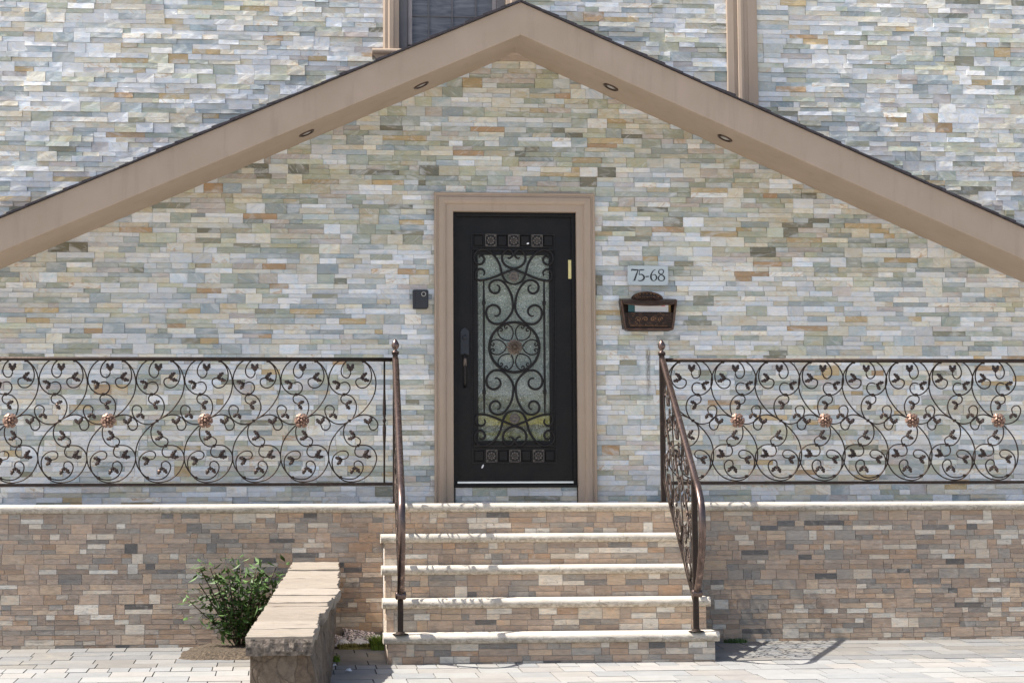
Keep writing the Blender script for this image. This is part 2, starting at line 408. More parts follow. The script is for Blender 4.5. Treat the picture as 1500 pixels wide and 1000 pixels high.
def facing(mb, rng, u0, u1, v0, v1, place, course, pal, holes=(), dep=.016, jit=.0038, gap=.0008, ptall=.42, tall=(.12, .17), dbl=(.28, .62), thin=(.09, .30)):
    nrow = max(1, round((v1-v0)/course)); course = (v1-v0)/nrow
    for k in range(nrow):
        a = v0+k*course; b = a+course; mid = (a+b)/2
        iv = [(u0, u1)]
        for (hu0, hu1, hv0, hv1) in holes:
            if hv0 < mid < hv1:
                iv = [q for (p0, p1) in iv for q in ((p0, min(p1, hu0)), (max(p0, hu1), p1)) if q[1]-q[0] > .015]
        for (p0, p1) in iv:
            x = p0 - rng.random()*.1 if False else p0; first = True
            while x < p1-1e-4:
                P = pal(mid) if callable(pal) else pal
                if rng.random() < ptall:
                    w = rng.uniform(*tall)*(rng.uniform(.3, 1) if first else 1)
                    e = x+w
                    if p1-e < .04: e = p1
                    stone(mb, rng, x, e, a, b, place, dep, jit, pick(rng, P), gap)
                else:
                    e = x+rng.uniform(*dbl)*(rng.uniform(.4, 1) if first else 1)
                    if p1-e < .06: e = p1
                    hm = a+course*rng.choice((.5, .5, .5, .42, .58))
                    for (c, d) in ((a, hm), (hm, b)):
                        y = x
                        while y < e-1e-4:
                            g = y+rng.uniform(*thin)
                            if e-g < .05: g = e
                            stone(mb, rng, y, g, c, d, place, dep, jit, pick(rng, P), gap); y = g
                x = e; first = False

front = lambda Y: (lambda a, b, d: (a, Y-d, b))

# ================================================================== SETTING
gm = MB()
def gbox(mb, y0, y1, x0, x1, off): mb.face([(x0, y0, ground_z(y0)+off), (x1, y0, ground_z(y0)+off), (x1, y1, ground_z(y1)+off), (x0, y1, ground_z(y1)+off)])
gbox(gm, -16, 3, -9, 9, -.03)
gm.face([(-400, -400, -1.9), (400, -400, -1.9), (400, -16, -1.9), (-400, -16, -1.9)])
gm.face([(-400, -16, -1.9), (-9, -16, -1.9), (-9, 400, -1.9), (-400, 400, -1.9)])
gm.face([(9, -16, -1.9), (400, -16, -1.9), (400, 400, -1.9), (9, 400, -1.9)])
gm.face([(-9, 3, -1.9), (9, 3, -1.9), (9, 400, -1.9), (-9, 400, -1.9)])
tag(build('ground', gm, 'pale_ground', fix=False), None, None, kind='structure')
# pavers
pm = MB(); rg = random.Random(3); ang = .03; ca_, sa_ = math.cos(ang), math.sin(ang)
def paver(x0, x1, y0, y1):
    base = rg.choice([(.265,.262,.25),(.25,.248,.243),(.28,.268,.25),(.23,.232,.231),(.262,.247,.23)]) if y1 < -1.15 else rg.choice([(.20,.195,.185),(.17,.17,.17),(.185,.175,.16)]); j = rg.uniform(.9, 1.1); col = tuple(c*j for c in base)+(0,)  # slabs beside the steps are darker, shade put into their colour
    g = .0035; t = rg.uniform(-.0015, .0015)
    q = [(x0+g, y0+g), (x1-g, y0+g), (x1-g, y1-g), (x0+g, y1-g)]
    q = [(x*ca_-(y+1.3)*sa_, x*sa_*.25+(y+1.3)*ca_-1.3) for x, y in q]
    top = [(x, y, ground_z(y)+t) for x, y in q]; bot = [(x, y, ground_z(y)-.029) for x, y in q]
    pm.face(top, col)
    for i in range(4): pm.face([bot[i], bot[(i+1) % 4], top[(i+1) % 4], top[i]], col)
y = .0
rows = [('s', -1.41, -1.195)]
yy = -1.41
while yy > -6.0:
    dd = rg.choice((.26, .42, .26)); rows.append(('l', yy-dd, yy)); yy -= dd
yy = -1.195
while yy < -.02:
    dd = min(.24, -.0-yy); rows.append(('l', yy, yy+dd)); yy += dd
for kind, a, b in rows:
    x = -5.2 - rg.random()*.1
    while x < 5.2:
        w = .118 if kind == 's' else rg.choice((.26, .26, .38, .20))
        w = w if kind != 's' else .128
        paver(x, x+w, a, b); x += w
tag(build('paving', pm, 'paver', fix=False), None, None, kind='structure')

# ================================================================== HOUSE
house = thing('house', (0, D, 0), 'pale stacked-stone house front with beige gabled canopy and black front door', 'house')
DX0, DX1, DZ0, DZ1 = -.487, .482, .142, 2.292      # door frame
WX0, WX1, WZ0 = -.905, -.06, 3.56                   # window opening
wb = MB(); Yw = D
y1 = D+.25
wb.box(-5, DX0, Yw, y1, -.02, DZ1); wb.box(DX1, 5, Yw, y1, -.02, DZ1); wb.box(DX0, DX1, Yw, y1, -.02, DZ0)
wb.box(-5, 5, Yw, y1, DZ1, WZ0); wb.box(-5, WX0, Yw, y1, WZ0, 4.9); wb.box(WX1, 5, Yw, y1, WZ0, 4.9)
build('wall_core', wb, 'mortar', house)
sm = MB(); rw = random.Random(11)
holes = [(-.60, .585, .03+.078*0, 2.40), (-1.00, .02, 3.52, 5), (1.72, 1.96, 0+2.8, 5)]
holes = [(-.60, .59, .155, 2.40), (-.60, -.47, -.1, .155), (.47, .59, -.1, .155), (-1.0, .04, 3.50, 5), (1.71, 1.95, 2.9, 5)]
pal = lambda z: TOPPAL if rw.random() < max(0, min(.85, (z-1.9)/1.3))*(1 if z < 3.6 else 0) and True else WALLPAL
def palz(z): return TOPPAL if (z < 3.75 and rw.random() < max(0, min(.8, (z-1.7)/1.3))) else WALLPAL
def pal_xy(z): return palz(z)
# under the canopy darker, greener stones, with some soffit shade put into their colours, above it they are the pale ones
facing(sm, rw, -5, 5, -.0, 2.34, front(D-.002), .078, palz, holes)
def clip_gable(lo):     # stones above door height: canopy part and upper storey laid separately
    pass
z = 2.34
while z < 4.88:
    zz = z+.078
    # canopy underside meets the wall at |x| = (A - z)/M
    xe = (A-(z+.04))/M
    hs = [h for h in holes]
    if xe > .06:
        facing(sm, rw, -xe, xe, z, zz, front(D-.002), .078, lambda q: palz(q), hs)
        xo = xe+.001
    else: xo = 0
    if xo < 4.95:
        if xo > 0:
            facing(sm, rw, -5, -xo, z, zz, front(D-.002), .078, WALLPAL, hs); facing(sm, rw, xo, 5, z, zz, front(D-.002), .078, WALLPAL, hs)
        else: facing(sm, rw, -5, 5, z, zz, front(D-.002), .078, WALLPAL, hs)
    z = zz
build('stone_facing', sm, 'ledger', house, fix=False)

# canopy
cm = MB(); XE = 4.9; yF = D-OV
cm.prism([(0, A), (XE, A-M*XE), (XE, A-M*XE+.252), (0, A+.252), (-XE, A-M*XE+.252), (-XE, A-M*XE)], yF, D-.0005)
roof = build('canopy', cm, 'stucco', house, bevel=.006)
sh = MB(); rs = random.Random(5)
for sgn in (-1, 1):
    x = 0.0; k = 0
    while x < XE:
        w = .135; tilt = .010; yo = yF-.02-rs.random()*.012
        z0 = A+.253-M*x; z1 = A+.253-M*(x+w+.03)
        n = .016
        th_ = .0150*rs.uniform(.7, 1.6)
        a = (sgn*x, z0-.001); b = (sgn*(x+w+.02), z1+.006); c = (sgn*(x+w+.02), z1+.006+th_); d = (sgn*x, z0+.006+th_*.3)
        poly = [a, b, c, d]
        if sgn < 0: poly = poly[::-1]
        sh.prism(poly, yo, D-.03); x += w; k += 1
build('shingles', sh, 'shingle', house)
for (px, py, lab) in ((617, 126, 1), (895, 128, 1), (449, 197, 1), (1062, 199, 1)):
    p = at(px, py, D-.31); sg = 1 if p.x > 0 else -1
    zc = A-M*abs(p.x); ax = Vector((1, 0, -M*sg)).normalized(); ay = Vector((0, 1, 0)); nn = ax.cross(ay).normalized()
    if nn.z > 0: nn = -nn
    c = Vector((p.x, D-.31, zc)); N = 28
    def ring(rad, off): return [c + ax*(rad*math.cos(2*math.pi*i/N)) + ay*(rad*math.sin(2*math.pi*i/N)) + nn*off for i in range(N)]
    t = MB().grid([ring(.062, -.004), ring(.062, .006), ring(.056, .011), ring(.046, .009), ring(.040, -.004)], closed_u=True)
    li = build('recessed_light', t, 'ring', house, loc=c)
    l = MB(); l.grid([ring(.041, .001), ring(.025, .005), ring(.008, .007)], closed_u=True, caps=True); subpart('lens', l, 'lens', li)

# moulded door surround (mitred stucco profile)
def sweep_frame(prof, x0, x1, z0, z1, Yp):     # x0..z1 = inner opening; profile (outward, protrusion)
    m = MB(); rows = []
    for (o, p) in prof:
        rows.append([(x0-o, Yp-p, z0), (x0-o, Yp-p, z1+o), (x1+o, Yp-p, z1+o), (x1+o, Yp-p, z0)])
    for i in range(len(rows)-1):
        for j in range(3): m.face([rows[i][j], rows[i][j+1], rows[i+1][j+1], rows[i+1][j]])
    return m
prof = [(0, -.06), (0, .036), (.002, .042), (.050, .044), (.053, .052), (.060, .060), (.075, .066), (.100, .064), (.106, .055), (.109, .050), (.118, .050), (.121, .056), (.128, .060), (.134, .058), (.137, .050), (.137, -.002)]
build('door_surround', sweep_frame([(o*1.075, q) for o, q in prof], DX0+.003, DX1-.003, .0, DZ1-.003, D), 'stucco', house)

# window
win = build('window', sweep_frame([(0, -.06), (0, .0), (.004, .004), (.064, .004), (.066, -.03)], -.838, -.128, 3.585, 5.0, D+.01), 'greyframe', house, loc=(-.48, D, 3.56))
subpart('window_trim', sweep_frame([(0, -.02), (0, .04), (.03, .045), (.045, .055), (.075, .055), (.085, .045), (.11, .045), (.125, .035), (.125, -.002)], -.905, -.061, 3.562, 5.0, D), 'stucco', win)
s_ = MB(); rows = []
for (yy_, zz_) in [(D-.0, 3.562), (D-.075, 3.562), (D-.088, 3.555), (D-.092, 3.542), (D-.088, 3.530), (D-.075, 3.522), (D-.055, 3.520), (D-.05, 3.49), (D-.0, 3.49)]:
    rows.append([(-1.115+(.03 if zz_ < 3.515 else 0), yy_, zz_), (.14, yy_, zz_)])
s_.grid(rows, smooth=False)
s_.face([(-1.115, rw_[0][1], rw_[0][2]) for rw_ in rows])
subpart('window_sill', s_, 'stucco', win)
subpart('inner_frame', sweep_frame([(0, -.05), (0, .0), (.03, .0), (.055, -.012), (.055, -.05)], -.800, -.165, 3.622, 5.0, D+.028), 'palefr', win)
p_ = MB(); p_.face([(-.90, D+.07, 3.57), (-.07, D+.07, 3.57), (-.07, D+.07, 5), (-.90, D+.07, 5)]); subpart('pane', p_, 'pane', win)
mu = MB()
for px in (628, 662.5, 697):
    x = at(px, 30, D+.06).x; mu.box(x-.006, x+.006, D+.058, D+.068, 3.61, 5)
z = at(640, 24, D+.06).z
while z < 4.9: mu.box(-.8, -.165, D+.061, D+.067, z-.006, z+.006); z += .205
subpart('muntins', mu, 'greyframe', win)

# fluted stucco pilaster at the right of the upper storey
pl_ = MB(); prf = [(1.700, -.001), (1.700, .03), (1.706, .035), (1.755, .037), (1.760, .028), (1.785, .028), (1.790, .045), (1.812, .050), (1.832, .045), (1.838, .030), (1.865, .030), (1.870, .037), (1.945, .035), (1.950, -.001)]
for i in range(len(prf)-1):
    (xa, da), (xb, db) = prf[i], prf[i+1]; pl_.face([(xa, D-da-.004, 2.9), (xb, D-db-.004, 2.9), (xb, D-db-.004, 4.9), (xa, D-da-.004, 4.9)])
build('pilaster', pl_, 'stucco', house)

# ------------------------------------------------------------------ front door
Yd = D+.035                       # face of the door leaf
c0 = at(753.3, 508.6, Yd); KX = (at(853.3, 508.6, Yd)-c0).x/100; KZ = (at(753.3, 408.6, Yd)-c0).z/100
def dq(px, py): return (c0.x+(px-753.3)*KX, c0.z-(py-508.6)*KZ)     # photo pixel -> door leaf (x, z)
door = build('front_door', sweep_frame([(0, -.03), (0, .004), (.020, .004), (.022, .012), (.030, .012), (.032, -.05)], DX0+.034, DX1-.034, DZ0+.02, DZ1-.034, Yd-.022), 'door', house, loc=(0, Yd, DZ0))
gx0, gz1 = dq(700.5, 373); gx1, gz0 = dq(805, 644)
lx0, lx1, lz0, lz1 = DX0+.030, DX1-.030, DZ0+.024, DZ1-.030
dl = MB(); dl.box(lx0, gx0, Yd, Yd+.045, lz0, lz1); dl.box(gx1, lx1, Yd, Yd+.045, lz0, lz1)
dl.box(gx0, gx1, Yd, Yd+.045, lz0, gz0); dl.box(gx0, gx1, Yd, Yd+.045, gz1, lz1)
dl.box(DX0+.001, DX1-.001, Yd+.055, Yd+.07, DZ0+.023, DZ1-.001)
subpart('door_leaf', dl, 'door', door)
st_ = MB(); st_.box(DX0+.001, DX1-.001, Yd-.064, Yd+.06, DZ0+.0005, DZ0+.022); subpart('door_sill', st_, 'door', door, bevel=.003)
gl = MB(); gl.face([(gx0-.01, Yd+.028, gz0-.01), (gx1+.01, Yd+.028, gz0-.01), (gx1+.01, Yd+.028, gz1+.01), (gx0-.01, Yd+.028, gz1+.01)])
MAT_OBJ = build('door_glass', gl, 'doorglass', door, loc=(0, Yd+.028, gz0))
MAT_OBJ.scale = (1, 1, 1)
# moulding strips around the grille and the two ornament rows
mo = MB()
def strip(x0, y0, x1, y1, w=.0055, d=.008):
    (a, b), (c, e) = dq(x0, y0), dq(x1, y1)
    if abs(a-c) < abs(b-e): mo.box(a-w/2, a+w/2, Yd-d, Yd+.001, min(b, e), max(b, e))
    else: mo.box(min(a, c), max(a, c), Yd-d-.0015, Yd+.001, b-w/2, b+w/2)
for x in (691.5, 813.5): strip(x, 343, x, 676)
for y in (343, 361.5, 655.5, 676): strip(691, y, 814, y)
strip(694.5, 363, 694.5, 654, .004, .010); strip(811, 363, 811, 654, .004, .010)
strip(693, 365.5, 812, 365.5, .010, .016); strip(693, 651.5, 812, 651.5, .010, .016)
subpart('moulding', mo, 'doorgrille', door)
# small bosses along the two rows: dark pyramids and cast flower tiles
for yc in (352.3, 666):
    for xc in (701.5, 736.5, 770, 804):
        dk = MB(); (x, z) = dq(xc, yc); w = .037; h_ = .042; q = .030
        o = [(x-w, Yd-.002, z-h_), (x+w, Yd-.002, z-h_), (x+w, Yd-.002, z+h_), (x-w, Yd-.002, z+h_)]
        i_ = [(x-q, Yd-.008, z-q-.004), (x+q, Yd-.008, z-q-.004), (x+q, Yd-.008, z+q+.004), (x-q, Yd-.008, z+q+.004)]
        dk.grid([o+[o[0]], i_+[i_[0]]], smooth=False); dk.face(i_); subpart('dark_boss', dk, 'door', door)
for yc in (352.3, 666):
    for xc in (719.5, 753.3, 787.5):
        (x, z) = dq(xc, yc); m = MB(); w = .041; h_ = .046
        subpart('tile_backing', MB().box(x-w, x+w, Yd-.012, Yd-.001, z-h_, z+h_), 'doorgrille', door)
        for i in range(8):
            a = i*math.pi/4; rr = .024
            m.lathe((x+rr*math.cos(a), Yd-.0121, z+rr*math.sin(a)), [(.0088, 0), (.0075, -.004), (.003, -.006)], 8, 'y')
        m.tube([(x+.010*math.cos(q), Yd-.014, z+.010*math.sin(q)) for q in [2*math.pi*i/14 for i in range(15)]], (0, 1, 0), .003, .0028, 6); m.lathe((x, Yd-.0121, z), [(.004, 0), (.002, -.006)], 8, 'y')
        for sx in (-1, 1):
            for sz in (-1, 1): m.lathe((x+sx*.031, Yd-.0121, z+sz*.036), [(.008, 0), (.004, -.004)], 8, 'y')
        for sx in (-1, 1): m.box(x+sx*w-.002, x+sx*w+.002, Yd-.016, Yd-.003, z-h_-.001, z+h_+.001); m.box(x-w+.0025, x+w-.0025, Yd-.0155, Yd-.003, z+sx*h_-.002, z+sx*h_+.002)
        subpart('flower_tile', m, 'doorcast', door)
# wrought scrollwork, traced for the top left and repeated in the other three corners
CX, CY = 735, 0
tl = [
 [(352,585),(368,566),(398,572),(412,604),(398,640),(362,658),(322,640),(300,590),(312,535),(356,500),(410,492),(460,508),(510,548),(550,600),(580,660),(598,730),(616,790),(652,845),(700,868),(735,875)],
 [(668,582),(690,590),(716,570),(730,545),(712,512),(682,492),(645,505),(614,545),(608,600),(628,650),(678,688),(735,706),(800,735),(868,762),(930,790),(1000,815),(1060,830),(1120,832),(1152,800),(1150,745),(1118,712),(1080,715),(1056,745),(1066,782)],
 [(545,885),(572,900),(578,935),(556,968),(518,976),(482,955),(464,915),(475,868),(512,838),(560,830),(610,846),(655,895),(690,955),(712,1020),(722,1100),(718,1160),(695,1210),(655,1260),(610,1297),(560,1312),(505,1306),(458,1270),(432,1215),(436,1155),(466,1118),(510,1105),(556,1122),(582,1160),(576,1200),(550,1224),(518,1222)],
]
def cpx(p, sx, sy):     # crop pixels (7.5 per photo pixel, origin 655,300) -> photo pixels, mirrored about the door's middle
    x = 655+p[0]/7.5; y = 300+p[1]/7.5
    if sx < 0: x = 2*753-x
    if sy < 0: y = 2*508.6-y
    return x, y
yg = Yd-.012
def gtube(mb, pts2, rr=.0096, yo=0, k=8):
    pts = [(*dq(*p),) for p in pts2]
    mb.tube([(x, yg+yo, z) for x, z in pts], (0, 1, 0), rr, rr, k, lambda t: .62+.38*min(1, min(t, 1-t)*9))
for sy in (1, -1):
    for sx in (1, -1):
        m = MB()
        for i, cv in enumerate(tl):
            gtube(m, [cpx(p, sx, sy) for p in [tuple(q) for q in cr(cv, 5)]], yo=-.004*i)
        subpart('scroll', m, 'doorgrille', door)
m = MB()
for x in (709, 797.2):
    gtube(m, [(x, 411+i*19.5) for i in range(11)], .0088)
    for yc in (443.8, 573.5):
        q = dq(x, yc)
        m.lathe((q[0], yg, q[1]), [(.008, -.03), (.010, -.022), (.010, -.014), (.016, -.010), (.016, -.004), (.010, 0), (.016, .004), (.016, .010), (.010, .014), (.010, .022), (.008, .03)], 12)
subpart('grille_bar', m, 'doorgrille', door)
m = MB(); cc = dq(753.3, 508.6); rr = 36.4*KX
pts = [(cc[0]+rr*math.cos(2*math.pi*i/48), yg, cc[1]+rr*math.sin(2*math.pi*i/48)) for i in range(49)]
m.tube(pts, (0, 1, 0), .011, .011, 8)
subpart('grille_ring', m, 'doorgrille', door)
pet = [(88,4),(110,40),(150,72),(195,82),(235,72),(256,48),(252,24),(236,16),(222,26),(226,40),(238,42)]
m = MB()
for k in range(6):
    a = math.radians(60*k)
    for s in (1, -1):
        q = []
        for p in cr(pet, 4):
            U, V = p[0]/7.5*KX, s*p[1]/7.5*KX
            q.append((cc[0]+U*math.cos(a)-V*math.sin(a), yg, cc[1]+U*math.sin(a)+V*math.cos(a)))
        m.tube(q, (0, 1, 0), .0058, .0058, 6)
subpart('ring_petals', m, 'doorgrille', door)
def flower(mb, c, rad, ax, ay, nn, npet=12, layers=2, thick=.006):
    c = Vector(c); ax, ay, nn = Vector(ax), Vector(ay), Vector(nn)
    for L in range(layers):
        R1 = rad*(1-.38*L); off = .004+.008*L; 
        for k in range(npet):
            a = 2*math.pi*(k+.5*L)/npet; w = math.pi/npet*1.0
            def P(rr, an, h): return c+ax*(rr*math.cos(an))+ay*(rr*math.sin(an))+nn*h
            ring_ = [P(R1*.22, a-w, off), P(R1*.62, a-w*.97, off+thick*.5), P(R1*.92, a-w*.88, off+thick*.9), P(R1, a-w*.3, off+thick*.4), P(R1*.97, a, off+thick*.2), P(R1, a+w*.3, off+thick*.4), P(R1*.92, a+w*.88, off+thick*.9), P(R1*.62, a+w*.97, off+thick*.5), P(R1*.22, a+w, off)]
            ctr = P(R1*.62, a, off+thick*2.0); bck = P(R1*.62, a, off-thick*.5)
            n = len(ring_)
            for i in range(n):
                mb.face([ring_[i], ring_[(i+1) % n], ctr], smooth=False); mb.face([ring_[(i+1) % n], ring_[i], bck], smooth=False)
    rows = []
    for i in range(5):
        t = i/4*math.pi/2; rows.append([c+ax*(rad*.2*math.cos(t)*math.cos(b_)+0)+ay*(rad*.2*math.cos(t)*math.sin(b_))+nn*(.012+layers*.006+rad*.16*math.sin(t)) for b_ in [2*math.pi*j/10 for j in range(10)]])
    mb.grid(rows, closed_u=True, caps=True)
EX, EZ, EN = (1, 0, 0), (0, 0, 1), (0, -1, 0)
m = MB(); flower(m, (cc[0], yg-.006, cc[1]), 11.5*KX, EX, EZ, EN, 12, 2); subpart('centre_flower', m, 'castbronze', door)
for yc in (404.8, 612.4):
    q = dq(753.2, yc); m = MB(); rr = 7.6*KX
    m.lathe((q[0], yg-.004, q[1]), [(rr, .006), (rr, -.004), (rr*.9, -.007), (rr*.55, -.008), (rr*.5, -.004), (rr*.3, -.004), (rr*.25, -.009), (.002, -.010)], 24, 'y')
    for i in range(10):
        a = 2*math.pi*i/10; m.lathe((q[0]+rr*.72*math.cos(a), yg-.011, q[1]+rr*.72*math.sin(a)), [(.0055, 0), (.003, -.005)], 7, 'y')
    subpart('round_medallion', m, 'doorcast', door)
# handle set
hx, hz = dq(681, 501); m = MB(); pts = []
hw, hh = .034, .100
out = [(-hw, -hh), (hw, -hh), (hw, hh*.82), (hw*.6, hh), (0, hh*1.12), (-hw*.6, hh), (-hw, hh*.82)]
m.prism([(hx+a, hz+b) for a, b in out], Yd-.014, Yd-.001)
m.lathe((hx, Yd-.014, hz+.035), [(.018, 0), (.018, -.008), (.010, -.012)], 16, 'y')
hn = build('handle', m, 'handleplate', door, bevel=.003)
m = MB(); a0 = dq(681, 522); a1 = dq(681, 566)
m.tube(cr([(a0[0], Yd-.002, a0[1]+.012), (a0[0], Yd-.045, a0[1]), (a0[0], Yd-.06, a0[1]-.05), (a0[0], Yd-.06, a0[1]-.13), (a0[0], Yd-.045, a1[1]+.02), (a0[0], Yd-.002, a1[1])], 6), (1, 0, 0), .011, .010, 10)
subpart('grip', m, 'doorgrille', door)
m = MB(); m.lathe((a0[0], Yd-.058, a0[1]-.055), [(.0115, -.03), (.0135, -.02), (.0125, .02), (.010, .035)], 12); subpart('grip_collar', m, 'castbronze', door)
m = MB(); (a, b), (c, e) = dq(833, 380.5), dq(837.5, 408); m.box(a, c, Yd-.012, Yd-.001, e, b); 
for zz in (.25, .5, .75): m.box(a+.004, c-.004, Yd-.0135, Yd-.011, e+(b-e)*zz-.004, e+(b-e)*zz+.004)
subpart('hinge', m, 'brass', door)
m = MB(); (a, b), (c, e) = dq(670, 707), dq(839.5, 702.5); m.box(a, c, Yd-.022, Yd-.001, DZ0+.034, DZ0+.048); subpart('kick_strip', m, 'steel', door)
for px, py, w, h_ in ((706.5, 681, .007, .016), (774, 356.5, .010, .007)):
    q = dq(px, py); m = MB(); m.prism([(q[0]+w*math.cos(t)*1.0+h_*.4*math.sin(t), q[1]+h_*math.sin(t)) for t in [i*math.pi/4 for i in range(8)]], Yd-.0035-(.008 if py < 400 else 0), Yd-.001)
    subpart('white_fleck', m, 'paper', door)  # small white marks on the door face

# ================================================================== PORCH
porch = thing('porch', (0, .6, ground_z(0)), 'raised stone porch with brown tile base and cream coping across the house front', 'porch')
b = MB(); zb = ground_z(0)-.05
b.box(-5, -1.05, .004, D+.2, zb, -NT); b.box(1.062, 5, .004, D+.2, zb, -NT); b.box(-1.05, 1.062, .004, D+.2, -H, -NT)
build('porch_core', b, 'grout', porch)
tm = MB(); rt = random.Random(21)
TK = dict(dep=.0018, jit=.0008, gap=.0016, ptall=.40, tall=(.05, .17), dbl=(.12, .36), thin=(.045, .21))
facing(tm, rt, -5, -1.054, zb, -NT, front(.0), .071, BRNPAL, **TK)
facing(tm, rt, 1.070, 5, zb, -NT, front(.0), .071, BRNPAL, **TK)
build('tile_facing', tm, 'tile', porch, fix=False)
def nosing(x0, x1, yfront, yback, ztop, cuts, mat='lime', parent=None, name='nosing'):
    xs = [x0]+list(cuts)+[x1]
    for i in range(len(xs)-1):
        a, b_ = xs[i]+(.0006 if i else 0), xs[i+1]-(.0006 if i < len(xs)-2 else 0)
        m = MB(); n = max(2, int((b_-a)/.03)); rows = []
        prof_ = [(yback, ztop-.0005), (yfront+.030, ztop)]
        for k in range(1, 9):
            t = math.pi*k/9; prof_.append((yfront+.030-.030*math.sin(t)*1.0, ztop-NT/2+NT/2*math.cos(t)))
        prof_ += [(yfront+.030, ztop-NT), (yback, ztop-NT)]
        rng = random.Random(int(a*1000)+int(ztop*777)); ph = [rng.uniform(0, 6) for _ in range(4)]
        for (yy_, zz_) in prof_:
            row = []
            for j in range(n+1):
                x = a+(b_-a)*j/n
                low = max(0, (ztop-zz_)/NT)
                w = .0011*math.sin(x*37*(1+.2*math.sin(x*3+ph[3]))+ph[0]+zz_*90)+.0008*math.sin(x*83+ph[1]+zz_*150)+rng.uniform(-.0016, .0016)
                w *= (0 if yy_ > yfront+.029 else .35+low)
                row.append((x, yy_+w, zz_+(.0015*math.sin(x*21+ph[2]) if low > .5 and yy_ < yfront+.029 else 0)))
            rows.append(row)
        m.grid(rows)
        for j in (0, n): m.face([rr_[j] for rr_ in rows])
        build(name, m, mat, parent)
nosing(-5, 5, -.032, .30, 0, (-4.3, -3.45, -2.6, -1.78, -.95, -.12, .395, 1.12, 1.95, 2.8, 3.7, 4.4), parent=porch, name='coping')
b = MB(); b.box(-5, 5, .3005, D-.0005, -NT, -.001); build('porch_floor', b, 'porchfloor', porch)

steps = thing('front_steps', (0, -.6, GB), 'flight of four cream bullnose steps with brown tile risers before the door', 'steps')
SX0, SX1 = -1.050, 1.066
core = MB()
for k in range(1, 5):
    zt = -k*H-NT; zbm = -(k+1)*H if k < 4 else GB-.06
    core.box(SX0+.004, SX1-.004, -k*T+.004, -.0005 if k == 1 else -(k-1)*T+.0035, GB-.06, zt)
build('step_core', core, 'grout', steps)
for k in range(0, 5):
    m = MB(); zt = -k*H-NT; zbm = -(k+1)*H if k < 4 else GB-.03
    facing(m, rt, SX0, SX1, zbm, zt, front(-k*T), .0715, BRNPAL, **TK)
    if k: build('riser', m, 'tile', steps, fix=False)
    else: build('riser', m, 'tile', porch, fix=False)
for k in range(1, 5):
    nosing(SX0-.024, SX1+.026, -k*T-.032, -(k-1)*T-.001, -k*H, ((-.28, .6), (.12,), (-.42, .35), (-.05, .72))[k-1], parent=steps, name='tread')
sd = MB(); sr = MB()
for k in range(1, 5):
    z0 = GB-.05; zt = -k*H-NT
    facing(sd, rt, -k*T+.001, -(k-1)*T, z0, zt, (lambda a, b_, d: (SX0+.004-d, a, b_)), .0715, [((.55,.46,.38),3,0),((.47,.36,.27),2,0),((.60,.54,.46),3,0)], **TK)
    facing(sr, rt, -k*T+.001, -(k-1)*T, z0, zt, (lambda a, b_, d: (SX1-.004+d, a, b_)), .0715, BRNPAL, **TK)
build('step_side', sd, 'tile', steps, fix=False); build('step_side', sr, 'tile', steps, fix=False)

# ================================================================== RAILINGS
# one scroll unit traced from the photograph; local metres about the crossing joint
KS = 1/7.5/208.5
def L_(p): return ((p[0]-840)*KS, -(p[1]-880)*KS)
curves = [
 [(840,880),(905,838),(985,778),(1060,685),(1110,590),(1130,480),(1118,385),(1085,305),(1040,252),(990,218),(930,200),(870,198),(812,218),(768,262),(746,325),(758,378),(795,405),(832,395),(853,350)],
 [(748,463),(790,452),(828,470),(845,515),(828,562),(782,590),(715,582),(655,538),(620,480),(610,415),(625,345),(668,265),(730,215),(800,194),(880,192),(945,200),(990,222),(1040,262),(1072,320),(1082,390),(1065,455),(1025,503),(975,518),(930,500),(908,460),(915,425),(945,408)],
 [(785,692),(755,672),(744,635),(758,605),(800,592),(855,608),(898,655),(916,720),(905,790),(875,850),(840,880),(790,908),(735,918),(665,903),(605,858),(572,795),(572,742),(600,712),(640,715),(670,745),(665,788)],
 [(840,880),(900,842),(975,815),(1045,818),(1110,850),(1150,905),(1145,955),(1110,982),(1070,970),(1052,928)],
 [(840,880),(795,925),(775,985),(782,1060),(815,1120),(870,1158),(925,1158),(958,1125),(955,1085),(920,1058)],
 [(840,880),(760,945),(685,1030),(635,1120),(612,1220),(615,1310),(640,1390),(690,1460),(745,1502),(820,1522),(895,1515),(955,1475),(990,1405),(982,1350),(940,1320),(900,1335),(890,1372)],
 [(770,1302),(810,1290),(828,1255),(810,1220),(765,1210),(710,1228),(665,1275),(650,1340),(665,1420),(705,1480),(765,1530),(840,1552),(920,1545),(1000,1515),(1075,1450),(1125,1360),(1138,1280),(1110,1205),(1050,1158),(985,1148),(930,1155),(902,1195),(902,1240),(930,1272),(975,1282)],
]
leaves = [((850,350),(-25,-70),(20,-70)),((745,465),(-68,-12),(-38,48)),((945,410),(62,-42),(80,22)),((785,692),(58,-18),(42,44)),((665,788),(-34,38),(22,50)),
          ((1050,930),(-34,-50),(24,-66)),((920,1058),(-56,-50),(-70,18)),((972,1282),(58,-58),(76,-6)),((775,1300),(-64,-10),(-50,44)),((893,1372),(-26,66),(44,58))]
collars = [(990,220),(778,590),(935,1154),(742,1502),(840,880)]
